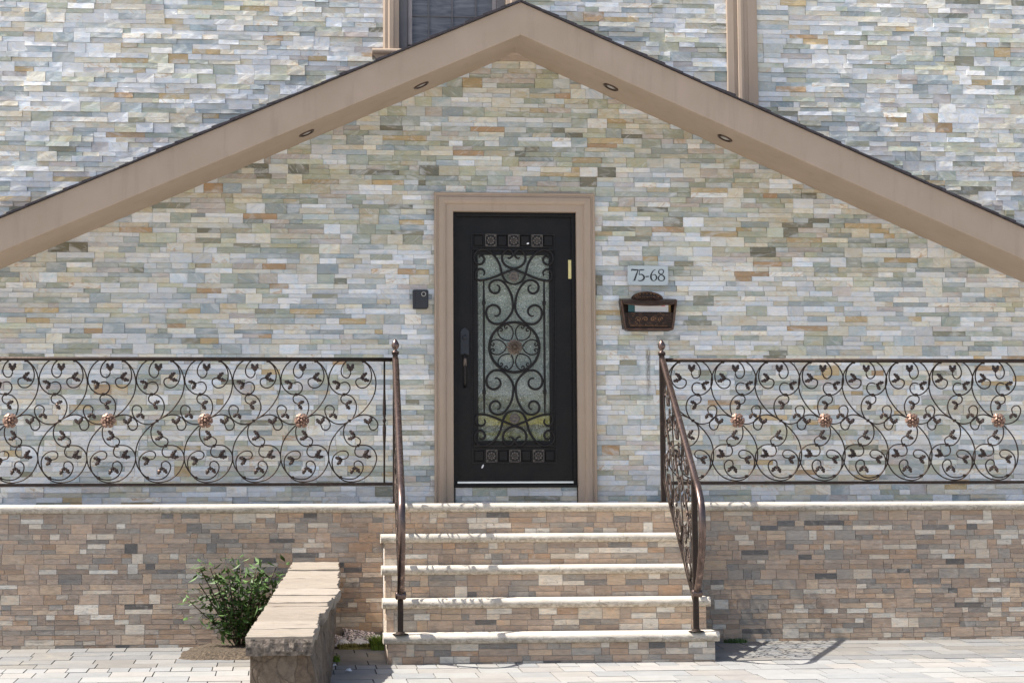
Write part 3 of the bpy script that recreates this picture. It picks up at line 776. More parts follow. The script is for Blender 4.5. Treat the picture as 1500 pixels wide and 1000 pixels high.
def lobe(mb, base, tip, w, P, th=.0055):
    bx, by = base; tx, ty = tip; dx, dy = tx-bx, ty-by; L = math.hypot(dx, dy); dx /= L; dy /= L
    prof_ = [(0, .10), (.20, .12), (.36, .62), (.44, .42), (.62, 1.0), (.70, .60), (.88, .58), (1, .04)]
    right = [(bx+dx*L*t-dy*w*q, by+dy*L*t+dx*w*q) for t, q in prof_]; left = [(bx+dx*L*t+dy*w*q, by+dy*L*t-dx*w*q) for t, q in prof_][::-1]
    ring_ = right+left; n = len(ring_); mid = [(bx+dx*L*t, by+dy*L*t) for t, q in prof_]
    ctr = P(bx+dx*L*.55, by+dy*L*.55, -th); bk = P(bx+dx*L*.55, by+dy*L*.55, th*.3)
    for i in range(n):
        a, b_ = ring_[i], ring_[(i+1) % n]
        mb.face([P(*a, .0015), P(*b_, .0015), ctr]); mb.face([P(*b_, .0015), P(*a, .0015), bk])
def scroll_unit(railing, P, nrm, seed=0, rosette=False, vs=1, sunk=0):
    """P maps local (a, b, c) to the world; nrm is the plane's normal"""
    m = MB()
    for i, cv in enumerate(curves):
        q = cr([L_(p) for p in cv], 4)
        m.tube([P(p[0], p[1], (-.004, .004, -.002, .003, -.003, .002, -.005)[i]) for p in q], nrm, .0050, .0050, 6)
    o = build('scroll_panel', m, 'bronze', railing)
    for bpt, d1, d2 in leaves:
        lm = MB(); b_ = L_(bpt); r_ = random.Random(bpt[0]+seed)
        bx, by = b_; k = 1.15
        k = 1.46; t1 = (bx+d1[0]*KS*k, by-d1[1]*KS*k); t2 = (bx+d2[0]*KS*k, by-d2[1]*KS*k)
        mx, my = (t1[0]+t2[0])/2, (t1[1]+t2[1])/2; lx, ly = mx-bx, my-by; q = math.hypot(lx, ly); sc = .052/max(q, 1e-3)
        sc = min(sc, 1.0)
        Q = lambda a, b2, c: P(a, b2, c-.006)
        lobe(lm, b_, t1, .0175, Q); lobe(lm, b_, t2, .0175, Q); lobe(lm, b_, (bx+lx*.62, by+ly*.62), .009, Q)
        build('leaf', lm, 'leaf', o)
    for cp in (collars if not rosette else collars[:4]):
        a, b_ = L_(cp); cm_ = MB(); s = .0105
        pts = [P(a-s, b_-s, -.011), P(a+s, b_-s, -.011), P(a+s, b_+s, -.011), P(a-s, b_+s, -.011)]; pb = [P(a-s, b_-s, .010), P(a+s, b_-s, .010), P(a+s, b_+s, .010), P(a-s, b_+s, .010)]
        cm_.grid([pts, pb], closed_u=True, smooth=False); cm_.face(pts); cm_.face(pb[::-1]); build('collar', cm_, 'bronze', o, bevel=.003)
    if rosette:
        fm = MB(); c = Vector(P(0, 0, -.014)); ax = (Vector(P(1, 0, 0))-Vector(P(0, 0, 0))).normalized(); nn = -Vector(nrm) if False else (Vector(P(0, 0, -1))-Vector(P(0, 0, 0))).normalized(); ay = nn.cross(ax)
        flower(fm, c, .054, ax, ay, nn, 6, 2, .010); build('rosette', fm, 'copper', o)
    return o
def bar(mb, a, b_, w, h_):
    a, b_ = Vector(a), Vector(b_); t = (b_-a).normalized(); s = Vector((0, 0, 1)).cross(t)
    s = s.normalized() if s.length > .1 else Vector((1, 0, 0)); v = t.cross(s)
    ra = [a+s*(i*w/2)+v*(j*h_/2) for i, j in ((-1, -1), (1, -1), (1, 1), (-1, 1))]; rb = [p+(b_-a) for p in ra]
    mb.grid([ra, rb], closed_u=True, smooth=False, caps=True); return mb
def finial(px, py, pz):
    return MB().lathe((px, py, pz), [(.026, 0), (.028, .006), (.024, .012), (.012, .016), (.011, .026), (.020, .034), (.0275, .048), (.027, .062), (.019, .080), (.009, .094), (.002, .100)], 18)
ZJ = .583; ZT = 1.030; ZBR = .137; YP = .035
def railing(side, label, xpost, joints, ros, xend, xb, stair_x):
    rt_ = thing('iron_railing', (xpost, YP, 0), label, 'railing', 'scrolled iron railings beside the steps')
    m = MB(); m.box(xpost-.018, xpost+.018, YP-.018, YP+.018, .001, 1.052); build('post', m, 'bronze', rt_, bevel=.003)
    m = MB(); m.box(xpost-.045, xpost+.045, YP-.045, YP+.045, .0015, .008); build('base_plate', m, 'bronze', rt_)
    m = MB(); m.box(xpost-.024, xpost+.024, YP-.024, YP+.024, 1.052, 1.064); build('post_cap', m, 'bronze', rt_, bevel=.003)
    m = finial(xpost, YP, 1.064); build('finial', m, 'rail', rt_)
    m = MB(); rows = [[(x, YP+.021*math.cos(t), ZT-.013+.0145*math.sin(t)+.0*x) for t in [2*math.pi*i/10 for i in range(10)]] for x in (xpost+side*.019, xend)]
    m.grid(rows, closed_u=True, caps=True); build('top_rail', m, 'bronze', rt_)
    m = MB(); bar(m, (xpost+side*.019, YP, ZBR), (xend, YP, ZBR), .022, .022); build('bottom_rail', m, 'bronze', rt_)
    for xx in xb:
        m = MB().lathe((xx, YP, 0), [(.0065, ZBR+.010), (.0068, .30), (.0085, .42), (.0125, .50), (.0125, .54), (.006, .565), (.012, .578), (.012, .592), (.006, .603), (.0125, .63), (.0125, .67), (.0085, .76), (.0068, .86), (.0065, ZT-.026)], 10)
        build('baluster', m, 'bronze', rt_)
    for i, (xj, rr_) in enumerate(zip(joints, ros)):
        scroll_unit(rt_, (lambda a, b_, c, xj=xj: (xj+(a if side < 0 else -a), YP+c, ZJ+b_)), (0, 1, 0), i, rr_)
    # stair flight: plane x = stair_x, runs down toward the street
    sx = stair_x; sl = H/T
    def zr(y): return 1.02+sl*(y-0)*1.0
    pth = [(0.012, 1.022), (-.20, zr(-.20)-.008), (-.5, zr(-.5)), (-.8, zr(-.8)), (-1.05, zr(-1.05)), (-1.22, .150), (-1.36, .055), (-1.455, -.055), (-1.478, -.18), (-1.455, -.30), (-1.40, -.42), (-1.33, -.52), (-1.262, -.585), (-1.235, -.60)]
    m = MB(); m.tube([(sx, a, b_) for a, b_ in cr(pth, 6)], (1, 0, 0), .0235, .0175, 14); build('handrail', m, 'rail', rt_)
    m = MB(); m.lathe((sx, -1.245, -.607), [(.020, -.034), (.027, -.028), (.027, .028), (.020, .034), (.008, .036)], 14, 'x'); build('rail_curl', m, 'rail', rt_, bevel=.002)
    yp2 = -1.20; zt2 = -4*H
    m = MB(); m.box(sx-.018, sx+.018, yp2-.018, yp2+.018, zt2+.001, .145); build('post', m, 'bronze', rt_, bevel=.003)
    m = MB()
    m.lathe((sx, yp2, zt2+.001), [(.052, 0), (.050, .004), (.030, .008), (.024, .016)], 18); build('base_plate', m, 'bronze', rt_)
    m = MB(); bar(m, (sx, .0, .165), (sx, yp2+.018, .165-sl*1.182), .022, .022); build('bottom_rail', m, 'bronze', rt_)
    m = MB(); bar(m, (sx, -.001, zr(0)-.030), (sx, yp2+.018, zr(-1.182)-.030), .020, .010); build('under_bar', m, 'bronze', rt_)
    for i, yj in enumerate((-.235, -.590, -.945)):
        zc = (1.0+.177)/2+sl*yj-.012
        scroll_unit(rt_, (lambda a, b_, c, yj=yj, zc=zc: (sx+c, yj+a*1.0, zc+b_*.93+sl*a)), (1, 0, 0), i+20, False)
    return rt_
PL = -.9665; PR = .943
jl = [at(512, 616.5, YP).x - .3355*i for i in range(8)]
railing(-1, 'left wrought iron railing with leaf scrolls and a copper rosette, bending down the steps', PL, jl, [i % 2 == 1 for i in range(8)], -5, (at(563, 616, YP).x,), PL)
jr0 = at(1015, 613, YP).x
jr = [jr0+.3195*i for i in range(8)]
railing(1, 'right wrought iron railing with leaf scrolls below the mailbox, bending down the steps', PR, jr, [i % 2 == 1 for i in range(8)], 5, (), PR)

# ================================================================== WALL FITTINGS
# mailbox
ym = D-.030
def mq(px, py, Y): p = at(px, py, Y); return p.x, p.z
mbx = thing('mailbox', (1.03, ym, 1.34), 'antique copper wall mailbox with arched crest and half open flap', 'mailbox')
x0, z1 = mq(907.5, 436.5, ym-.05); x1, z0 = mq(991.5, 485, ym-.05); cx_ = (x0+x1)/2; W = (x1-x0)/2; Hh = z1-z0
# back plate with crest
pts = [(cx_-W*.88, z0+.02), (cx_-W*1.0, z1-.022), (cx_-W*.985, z1-.008), (cx_-W*.93, z1), (cx_-W*.55, z1)]
for i in range(13):
    t = math.pi*(1-i/12); pts.append((cx_+W*.56*math.cos(t), z1+.002+.055*math.sin(t)))
pts += [(cx_+W*.55, z1), (cx_+W*.93, z1), (cx_+W*.985, z1-.008), (cx_+W*1.0, z1-.022), (cx_+W*.88, z0+.02)]
m = MB(); m.prism(pts, ym-.010, ym+.012); build('back_plate', m, 'mailbox', mbx, bevel=.003)
m = MB()
for i in range(9):
    t = math.pi*(.1+.8*i/8); m.lathe((cx_+W*.42*math.cos(t), ym-.010, z1+.008+.034*math.sin(t)), [(.008, 0), (.004, -.006)], 8, 'y')
for i in range(7): m.lathe((cx_+(i-3)*.018, ym-.010, z1+.012), [(.008, 0), (.003, -.006)], 8, 'y')
m.tube([(cx_+W*.50*math.cos(math.pi*i/16), ym-.012, z1+.003+.049*math.sin(math.pi*i/16)) for i in range(17)], (0, 1, 0), .005, .004, 6)
build('crest_relief', m, 'mailrelief', mbx)
# box body: rounded trapezoid tray with open mouth
yf = ym-.10
def tr(z, ins=0): t = (z-z0)/Hh; hw = W*(.89+.11*t)-ins; return hw
zm = z0+Hh*.57           # lip of the mouth
m = MB(); m.prism([(cx_-tr(z0), z0+.045), (cx_-tr(z0)+.006, z0+.022), (cx_-tr(z0)+.018, z0+.006), (cx_-tr(z0)+.04, z0), (cx_+tr(z0)-.04, z0), (cx_+tr(z0)-.018, z0+.006), (cx_+tr(z0)-.006, z0+.022), (cx_+tr(z0), z0+.045), (cx_+tr(zm), zm), (cx_-tr(zm), zm)], yf+.012, ym-.0105)
build('box_body', m, 'mailbox', mbx, bevel=.008)
for s in (-1, 1):
    m = MB(); m.prism(sorted([(cx_+s*tr(zm), zm+.0005), (cx_+s*tr(z1), z1-.014), (cx_+s*(tr(z1)-.018), z1-.014), (cx_+s*(tr(zm)-.018), zm+.0005)], key=lambda q: 0), yf+.020, ym-.0105); build('cheek', m, 'mailbox', mbx, bevel=.003)
# raised rim all round the front
rim = [(cx_-tr(z1)+.010, z1-.018), (cx_-tr(zm)+.012, zm), (cx_-tr(z0)+.014, z0+.035), (cx_-tr(z0)+.035, z0+.014), (cx_, z0+.013), (cx_+tr(z0)-.035, z0+.014), (cx_+tr(z0)-.014, z0+.035), (cx_+tr(zm)-.012, zm), (cx_+tr(z1)-.010, z1-.018)]
m = MB(); m.tube([(a, yf+.012, b_) for a, b_ in cr(rim, 5)], (0, 1, 0), .012, .011, 10); build('rim', m, 'mailflap', mbx)
# front panel with relief
m = MB(); hwp = tr(z0)-.040; zp1 = zm-.004; zp0 = z0+.032
m.prism([(cx_-hwp, zp0), (cx_+hwp, zp0), (cx_+hwp+.012, zp1), (cx_-hwp-.012, zp1)], yf+.002, yf+.0125)
build('front_panel', m, 'mailbox', mbx, bevel=.003)
m = MB(); rr_ = random.Random(2)
for s in (-1, 1):
    for j in range(2):
        sp = [(cx_+s*(.03+.055*j+.022*(1-t)*math.cos(t*9)), yf+.001, (zp0+zp1)/2+.020*(1-t)*math.sin(t*9)) for t in [i/20 for i in range(20)]]
        m.tube(sp, (0, 1, 0), .0045, .0045, 6)
    for j in range(10): m.lathe((cx_+s*rr_.uniform(.02, hwp-.01), yf+.002, rr_.uniform(zp0+.006, zp1-.006)), [(.005, 0), (.0025, -.003)], 6, 'y')
m.tube([(cx_+hwp*.95*(i/10-1)*1 if False else cx_-hwp*.93+hwp*1.86*i/10, yf+.001, zp0+.006) for i in range(11)], (0, 1, 0), .003, .003, 6)
build('panel_relief', m, 'mailrelief', mbx)
# flap, hinged at the top and tilted out
m = MB(); rows = []
for i in range(7):
    t = i/6; row = []
    for j in range(17):
        s = -1+2*j/16; hw = W*(.985-.10*t)
        sag = .012*math.sin(t*math.pi)*(1) ; drop = .046*t+.016*t*(1-s*s)
        row.append((cx_+s*hw, ym-.018-.110*t-.004*(1-s*s), z1-.002-drop+.010*math.sin(t*math.pi)))
    rows.append(row)
m.grid(rows); m.grid([[(a, b_, c-.006) for a, b_, c in rw_] for rw_ in rows])
edge = [rows[-1][j] for j in range(17)]; m.tube([(a, b_, c-.003) for a, b_, c in edge], (0, 1, 0), .005, .005, 6)
for j in (0, 16): m.tube([(rows[i][j][0], rows[i][j][1], rows[i][j][2]-.003) for i in range(7)], (1, 0, 0), .006, .005, 6)
build('flap', m, 'mailflap', mbx)
# mail
zl0 = zm+.001
def sheet(name, x0, x1, zt, y, tilt, mat, label, cat):
    m = MB(); m.box(x0, x1, y, y+.003, zl0+.0005, zt); o = build(name, m, mat, loc=((x0+x1)/2, y, zl0)); tag(o, label, cat); return o
ex0, _ = mq(930, 452, ym-.07); ex1, _ = mq(979, 452, ym-.07)
env = sheet('envelope', ex0, ex1, zm+.075, ym-.072, 0, 'paper', 'white envelope sticking up in the mouth of the copper mailbox', 'envelope')
m = MB(); m.box(ex1-.055, ex1-.025, ym-.0735, ym-.0722, zm+.044, zm+.062); o = build('stamp', m, 'pinkink', env)
sheet('magazine', ex0-.05, ex0+.06, zm+.060, ym-.055, 0, 'teal', 'dark teal folded magazine left of the envelope in the mailbox', 'magazine')
sheet('brown_letter', ex1-.05, ex1+.022, zm+.058, ym-.048, 0, 'ochre', 'ochre brown letter right of the white envelope in the mailbox', 'letter')

# house number plate
yn = D-.022
num = thing('house_number_plate', (*at(949, 418, yn).xy, at(949, 418, yn).z), 'frosted rectangular house number plate reading 75-68 above the mailbox', 'number plate')
(a, b_), (c, e) = mq(919, 389, yn-.02), mq(979, 418, yn-.02)
m = MB(); bw = .008; m.prism([(a+bw, e), (c-bw, e), (c, e+bw), (c, b_-bw), (c-bw, b_), (a+bw, b_), (a, b_-bw), (a, e+bw)], yn-.024, yn-.016); build('plate', m, 'plate', num, bevel=.0015)
for sx_ in (a+.010, c-.010):
    for sz_ in (e+.010, b_-.010): build('screw', MB().lathe((sx_, yn-.024, sz_), [(.0048, .026), (.0048, 0), (.0045, -.003), (.002, -.004)], 10, 'y'), 'steel', num)
def ribbon(mb, pts, ws, y0, y1, n=6):
    P_ = cr([(p[0], p[1], w) for p, w in zip(pts, ws)], n) if len(pts) > 2 else [Vector((pts[0][0], pts[0][1], ws[0])), Vector((pts[1][0], pts[1][1], ws[1]))]
    L, Rr = [], []
    for i, p in enumerate(P_):
        t = Vector((P_[min(i+1, len(P_)-1)].x-P_[max(i-1, 0)].x, P_[min(i+1, len(P_)-1)].y-P_[max(i-1, 0)].y)).normalized()
        w = max(.0012, p.z)/2; L.append((p.x-t.y*w, p.y+t.x*w)); Rr.append((p.x+t.y*w, p.y-t.x*w))
    rows = [[(a_[0], y0, a_[1]), (b2[0], y0, b2[1]), (b2[0], y1, b2[1]), (a_[0], y1, a_[1])] for a_, b2 in zip(L, Rr)]
    mb.grid(rows, closed_u=True, smooth=False, caps=True)
# digits traced in crop pixels (8.333 per photo pixel, origin 895,380)
dg = {'7': [([(252,142),(256,124),(300,128),(335,126)], [3,13,13,8]), ([(334,126),(312,180),(285,255)], [8,13,15]), ([(264,257),(300,257)], [4,4])],
      '5': [([(346,128),(375,128),(406,126)], [9,12,8]), ([(350,128),(344,185)], [7,7]), ([(344,188),(372,182),(398,200),(404,225),(388,250),(358,260),(330,256)], [6,11,15,17,14,10,7])],
      '-': [([(421,210),(464,206)], [10,10])],
      '6': [([(545,122),(515,140),(492,180),(488,220),(500,250),(522,260),(548,246),(556,218),(545,192),(522,184),(500,196)], [6,9,13,16,12,7,11,15,11,7,5])],
      '8': [([(618,186),(590,172),(582,150),(592,130),(615,122),(638,132),(642,152),(630,172),(600,192),(580,218),(582,244),(606,261),(636,256),(653,232),(645,206),(618,186)], [10,12,11,8,7,9,10,8,8,12,13,8,9,14,13,10])]}
def nq(p): return mq(895+p[0]/8.336, 380+p[1]/8.333, yn-.025)
kpx = 1/8.333*.0066
for ch, strokes in dg.items():
    m = MB()
    for pts_, ws in strokes: ribbon(m, [nq(p) for p in pts_], [w*kpx for w in ws], yn-.0262, yn-.0235)
    build('numeral' if ch != '-' else 'dash', m, 'ink', num)

# black lock box / bell beside the door
yl = D-.018
(a, b_), (c, e) = mq(604.5, 424.5, yl-.03), mq(627.5, 452.5, yl-.03)
lb = thing('doorbell', ((a+c)/2, yl, e), 'small black doorbell box with a round ringed button left of the door', 'doorbell')
m = MB(); m.prism([(a, e+.004), (a+.006, e), (c-.012, e), (c, e+.016), (c, b_-.010), (c-.010, b_), (a+.006, b_), (a, b_-.004)], yl-.045, yl); build('case', m, 'blackplastic', lb, bevel=.004)
m = MB(); m.prism([(a+.022, e+.006), (c-.016, e+.006), (c-.005, e+.020), (c-.005, b_-.012), (c-.012, b_-.006), (a+.022, b_-.006)], yl-.054, yl-.0452); build('cover', m, 'blackplastic', lb, bevel=.004)
q = mq(620.6, 430.6, yl-.055)
build('button_ring', MB().lathe((q[0], yl-.054, q[1]), [(.019, 0), (.019, -.004), (.016, -.006), (.013, -.004), (.013, 0)], 24, 'y'), 'lens', lb)
build('button', MB().lathe((q[0], yl-.054, q[1]), [(.0125, 0), (.012, -.002), (.006, -.0035), (.002, -.004)], 16, 'y'), 'ink', lb)

# ================================================================== LEFT GARDEN WALL
gw = thing('garden_wall', (-1.6, -1.2, ground_z(-1.2)), 'low sloping garden wall capped with pale stone slabs left of the steps', 'garden wall')
def lerp_tab(q, tab):
    for (a, b), (c, d) in zip(tab, tab[1:]):
        if q <= c: return b+(d-b)*(q-a)/(c-a)
    return tab[-1][1]
def xr(y): return -1.357-lerp_tab(-y, [(-.1, 0), (1.6, 0), (2.22, .066), (2.67, .100), (3.6, .135)])
def xl(y): return -1.675+.045*y
def zc(y): return -.405+.098*y
rk = random.Random(9); y = -.01; yend = -3.55; n = 0
while y > yend+.02:
    d = rk.choice((.14, .22, .30, .36, .42)); y2 = max(yend, y-d)
    if y2-yend < .14: y2 = yend
    m = MB(); top = []; z_off = rk.uniform(-.004, .006); ex = rk.uniform(-.012, .016); nn_ = 6
    rows = []
    for i in range(nn_+1):
        t = i/nn_; yv = y+(y2-y)*t + (.0 if i else -.002)
        a = xl(yv)+rk.uniform(-.006, .006); b_ = xr(yv)+ex+rk.uniform(-.007, .007); zt = zc(yv)+z_off
        th = .062
        mid = [(a+(b_-a)*k/6, yv+rk.uniform(-.003, .003)*(0 < i < nn_), zt+rk.uniform(-.002, .002)) for k in range(7)]
        rows.append([(a+.01, yv, zt-th)]+[(a, yv, zt-.02)]+mid+[(b_+.006, yv, zt-.02+rk.uniform(-.006, .006)), (b_-.004, yv, zt-th+rk.uniform(-.005, .005))])
    m.grid(rows, smooth=False, caps=True); build('cap_stone', m, 'capstone', gw); y = y2; n += 1
m = MB(); rows = []; rj = random.Random(4)
N = 64
for i in range(N+1):
    yv = -.012+(yend+.03+.012)*i/N; row = []
    for k in range(9):      # right face, top to foot; rough rubble
        t = k/8; zt = zc(yv)-.058; zg = ground_z(yv)-.04; xx = (xr(yv)-.018)*(1-t)+(-1.395+.010*yv)*t if t < 1 else -1.395+.010*yv
        row.append((xx+rj.uniform(-.011, .011), yv, zt+(zg-zt)*t))
    row = [(xl(yv)+.02, yv, ground_z(yv)-.04), (xl(yv)+.02, yv, zc(yv)-.058)]+row
    rows.append(row)
m.grid(rows, smooth=False, caps=True); build('rubble_body', m, 'rubble', gw)
m = MB(); yv = yend; rows = []
for k in range(5):
    rows.append([(xl(yv)+(xr(yv)-xl(yv))*j/14, yv-.012-rj.uniform(0, .012)*(0 < k < 4), zc(yv)-.006-.085*k/4-rj.uniform(0, .006)) for j in range(15)])
m.grid(rows, smooth=False); m.grid([[(p[0], p[1]+.05, p[2]) for p in rows[0]], rows[0]], smooth=False)
m.grid([rows[-1], [(p[0], p[1]+.05, p[2]) for p in rows[-1]]], smooth=False); m.face([rows[k][-1] for k in range(5)]+[(rows[4][-1][0], yv+.03, rows[4][-1][2]), (rows[0][-1][0], yv+.03, rows[0][-1][2])])
build('end_slab', m, 'rubblecap', gw)

# ================================================================== SMALL THINGS ON THE GROUND
zg0 = lambda y: ground_z(y)
# soil and moss strip against the wall
m = MB(); rows = []
for i in range(12):
    x = -1.375+.315*i/11; rows.append([(x, .0-.001, zg0(0)+.035+rj.uniform(-.01, .01)), (x, -.05, zg0(-.05)+.040+rj.uniform(-.01, .01)), (x, -.13, zg0(-.13)+.022+rj.uniform(-.01, .008)), (x, -.22+rj.uniform(-.03, .03), zg0(-.22)-.004)])
m.grid(rows); tag(build('soil', m, 'soil'), None, None, kind='structure')
m = MB(); rows = []
for i in range(14):
    x = -2.42+.74*i/13; e = min(1, min(i, 13-i)/3)
    rows.append([(x, y_, ground_z(y_)-.01+(.05*e*(1 if 0 < k < 5 else 0))+rj.uniform(-.008, .008)) for k, y_ in enumerate((-.005, -.10, -.28, -.5, -.72, -.86))])
m.grid(rows); tag(build('soil_bed', m, 'soil'), None, None, kind='structure')
# newspaper in a bag
ny = -.12; nb = at(524, 943, ny)
np_ = thing('newspaper', (nb.x, ny, nb.z), 'crumpled newspaper in a clear plastic bag on the ground left of the steps', 'newspaper')
rn = random.Random(8)
def crumple(x0, x1, z0f, z1f, y, thick, seed, nx=22, nz=12, back=.35):
    rr = random.Random(seed); m = MB(); ph = [rr.uniform(0, 6) for _ in range(6)]
    def P(i, j, side):
        a = i/nx; b = j/nz; x = x0+(x1-x0)*a
        zlo, zhi = z0f(a), z1f(a); z = zlo+(zhi-zlo)*b
        e = min(1, min(a, 1-a)*7)*min(1, min(b, 1-b)*5)
        w = .006*math.sin(a*11+ph[0]+b*5)+.004*math.sin(b*8+ph[1]-a*9)+.002*math.sin(a*41+b*23+ph[2])
        return (x+.006*math.sin(b*9+ph[3]), y+b*back*.2-side*thick*e+w*e, z+.006*math.sin(a*23+ph[4])*e)
    for side in (1, -1):
        for j in range(nz):
            for i in range(nx):
                q = [P(i, j, side), P(i+1, j, side), P(i+1, j+1, side), P(i, j+1, side)]
                uv = [((i)/nx*.33, j/nz*.14), ((i+1)/nx*.33, j/nz*.14), ((i+1)/nx*.33, (j+1)/nz*.14), (i/nx*.33, (j+1)/nz*.14)]
                m.face(q if side > 0 else q[::-1], None, uv, smooth=False)
    return m
sX = lambda px: at(px, 930, ny).x; sZ = lambda py: at(524, py, ny).z
m = crumple(sX(503), sX(549), lambda a: sZ(941)-.0*a, lambda a: sZ(920+6*a), ny, .022, 1, back=.5); build('paper_stack', m, 'news', np_)
m = crumple(sX(490), sX(556), lambda a: sZ(945), lambda a: sZ(939-5*abs(math.sin(a*9))+(-8*max(0, a-.7)*3 if a > .7 else 0)), ny-.045, .020, 5, 26, 7, .3); build('plastic_bag', m, 'bag', np_)
m = crumple(sX(489), sX(505), lambda a: sZ(944), lambda a: sZ(928+5*a), ny-.02, .016, 9, 10, 7, .3); build('bag_end', m, 'news', np_)
# weeds: tufts of curved blades with small leaves
def tuft(name, cx, cy, cz, n, h, spread, mat, seed, label, cat, kind='blade', group=None, lean=0):
    rr = random.Random(seed); m = MB()
    for _ in range(n):
        a = rr.uniform(0, 2*math.pi); d = rr.random()**.5*spread; bx, by = cx+d*math.cos(a), cy+d*math.sin(a)*.6
        L = h*rr.uniform(.45, 1); w = rr.uniform(.003, .007); la = rr.uniform(0, 2*math.pi); ln = rr.uniform(.1, .6)
        if kind == 'blade':
            p = [(bx+math.cos(la)*L*ln*t*t+lean*t*L, by+math.sin(la)*L*ln*t*t, cz+L*t*(1-.25*t)) for t in (0, .35, .7, 1)]
            px_, py_ = -math.sin(la), math.cos(la)
            for i in range(3):
                w0 = w*(1-i/3.2); w1 = w*(1-(i+1)/3.2)
                m.face([(p[i][0]-px_*w0, p[i][1]-py_*w0, p[i][2]), (p[i][0]+px_*w0, p[i][1]+py_*w0, p[i][2]), (p[i+1][0]+px_*w1, p[i+1][1]+py_*w1, p[i+1][2]), (p[i+1][0]-px_*w1, p[i+1][1]-py_*w1, p[i+1][2])])
        else:
            c = Vector((bx, by, cz+rr.random()*h*(1-.5*d/spread))); s = w*2.6
            v1 = Vector((rr.uniform(-1, 1), rr.uniform(-1, 1), rr.uniform(-.6, .6))).normalized(); v2 = v1.cross(Vector((rr.uniform(-1, 1), rr.uniform(-1, 1), 1))).normalized()
            m.face([c-v1*s*1.6, c-v2*s*.7, c+v1*s*1.6, c+v2*s*.7])
            m.face([c-v1*s*1.6, c+v2*s*.7+v1*s*.2, c+v1*s*.4-Vector((0, 0, s))])
    o = build(name, m, mat, loc=(cx, cy, cz), fix=False); tag(o, label, cat, group); return o
tuft('weed_clump', -1.083, -.30, zg0(-.3)-.005, 420, .15, .055, 'green', 1, 'bright green weed clump at the left foot of the steps', 'weeds', 'blade', lean=-.1)
tuft('weed_sprig', -1.40+.02, -1.0, zg0(-1.0)-.004, 120, .07, .03, 'green', 2, 'thin weed sprig at the foot of the garden wall near the paper scraps', 'weeds')
tuft('weed_patch', 1.43, -.05, zg0(-.05)-.004, 160, .05, .09, 'green2', 3, 'low green weed patch against the brown tiled base right of the steps', 'weeds')
m = MB(); rows = []
for i in range(14):
    x = -1.36+.30*i/13; rows.append([(x, -.15, zg0(-.15)+.024+rj.uniform(-.008, .012)), (x, -.20, zg0(-.20)+.022+rj.uniform(-.008, .012)), (x, -.26+rj.uniform(-.04, .02), zg0(-.26)-.003)])
m.grid(rows)
rr = random.Random(77)
for _ in range(500):
    x, y_ = rr.uniform(-1.37, -1.06), rr.uniform(-.27, -.14); z_ = zg0(y_)+.015; s = rr.uniform(.003, .007); a = rr.uniform(0, 6.28)
    m.face([(x-s*math.cos(a), y_-s*math.sin(a), z_), (x+s*math.cos(a), y_+s*math.sin(a), z_), (x+rr.uniform(-.005, .005), y_, z_+rr.uniform(.010, .028))])
tag(build('moss', m, 'moss', fix=False), 'olive moss strip on the ground in front of the newspaper', 'moss', kind='stuff')
# shrub behind the garden wall
sh_ = thing('shrub', (-2.02, -.42, ground_z(-.4)), 'leafy green shrub growing behind the sloping garden wall', 'shrub')
rr = random.Random(31); m = MB(); mst = MB()
tips = []
for _ in range(26):
    a = rr.uniform(0, 6.28); L = rr.uniform(.35, .62); ln = rr.uniform(.08, .38)
    p0 = Vector((-2.02, -.42, ground_z(-.4))); p1 = p0+Vector((math.cos(a)*ln*.5, math.sin(a)*ln*.35, L*.55)); p2 = p0+Vector((math.cos(a)*ln, math.sin(a)*ln*.6, L))
    mst.tube([p0, p1, p2], Vector((-math.sin(a), math.cos(a), 0)), .004, .004, 5)
    for _k in range(42):
        t = rr.uniform(.25, 1.05); c = p0.lerp(p2, t)+Vector((rr.gauss(0, .035), rr.gauss(0, .035), rr.gauss(0, .03))); s = rr.uniform(.016, .030)
        v1 = Vector((rr.uniform(-1, 1), rr.uniform(-1, 1), rr.uniform(-.5, .7))).normalized(); v2 = v1.cross(Vector((rr.uniform(-.5, .5), rr.uniform(-.5, .5), 1))).normalized(); nn = v1.cross(v2)
        m.face([c-v1*s*1.5, c-v2*s*.6+nn*s*.15, c+v1*s*1.5, c+v2*s*.6+nn*s*.15])
build('foliage', m, 'green2', sh_, fix=False); build('stem', mst, 'soil', sh_)
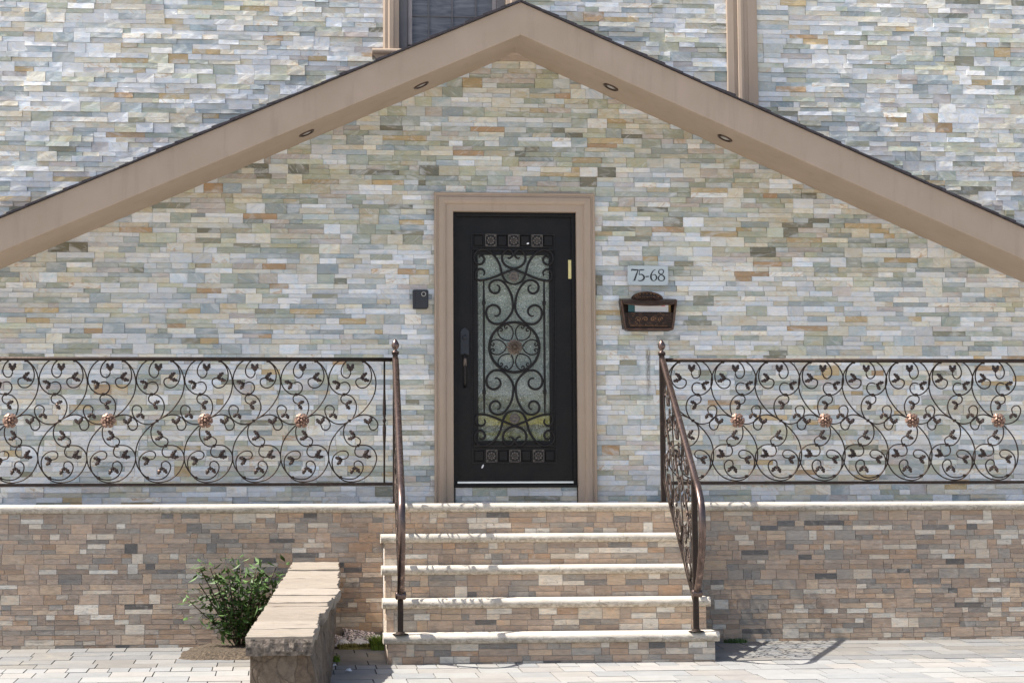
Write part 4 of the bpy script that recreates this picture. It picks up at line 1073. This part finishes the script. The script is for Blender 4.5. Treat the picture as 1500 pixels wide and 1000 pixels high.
# scraps of paper
for px, py, s, lab in ((511, 983, .022, 'white paper scrap lying on the shaded paving beside the garden wall'), (489, 975, .014, 'tiny white paper scrap at the very foot of the garden wall')):
    # where the pixel's ray meets the sloping yard
    d = f*FP+r2*(px-750)-u2*(py-500); tt = .1
    lo, hi = .003, .006
    for _ in range(50):
        mid = (lo+hi)/2; p = CP+d*mid
        if p.z > ground_z(p.y): lo = mid
        else: hi = mid
    p = CP+d*lo; m = MB(); rr = random.Random(px); ring_ = []
    top = p+Vector((0, 0, s*.9)); n = 9
    for i in range(n):
        a = 2*math.pi*i/n; q = s*rr.uniform(.7, 1.25); ring_.append(Vector((p.x+q*math.cos(a)*1.2, p.y+q*math.sin(a), ground_z(p.y)+.003+rr.uniform(0, .004))))
    ring2 = [p.lerp(v, .55)+Vector((0, 0, s*rr.uniform(.4, .8))) for v in ring_]
    for i in range(n):
        j = (i+1) % n; m.face([ring_[i], ring_[j], ring2[j], ring2[i]]); m.face([ring2[i], ring2[j], top])
    m.face(ring_[::-1])
    tag(build('paper_scrap', m, 'paper', loc=(p.x, p.y, ground_z(p.y))), lab, 'litter')

# ================================================================== LIGHT
sd_ = Vector((-.66, -.055, 1.0)).normalized()       # towards the sun
el = math.asin(sd_.z); az = math.atan2(sd_.x, sd_.y)
sun = bpy.data.objects.new('sun', bpy.data.lights.new('sun', 'SUN')); COL.objects.link(sun)
sun.data.energy = 4.6; sun.data.angle = math.radians(.53); sun.data.color = (1, .955, .88)
sun.rotation_euler = (-sd_).to_track_quat('-Z', 'Y').to_euler(); sun.location = (-6, -6, 8)
w = bpy.data.worlds.new('World'); S.world = w; w.use_nodes = True; nt = w.node_tree; nt.nodes.clear()
sky = nt.nodes.new('ShaderNodeTexSky'); sky.sky_type = 'NISHITA'; sky.sun_disc = False; sky.sun_elevation = el; sky.sun_rotation = az
sky.air_density = 1.0; sky.dust_density = 3.0; sky.ozone_density = 1.0
bg = nt.nodes.new('ShaderNodeBackground'); bg.inputs[1].default_value = .098; ow = nt.nodes.new('ShaderNodeOutputWorld')
nt.links.new(sky.outputs[0], bg.inputs[0]); nt.links.new(bg.outputs[0], ow.inputs[0])
vs = S.view_settings; vs.view_transform = 'Standard'; vs.look = 'None'; vs.gamma = 1; vs.exposure = 1.09; vs.use_curve_mapping = False
S.cycles.max_bounces = 8; S.cycles.diffuse_bounces = 4
for o in bpy.data.objects:
    if '_o' in o: del o['_o']
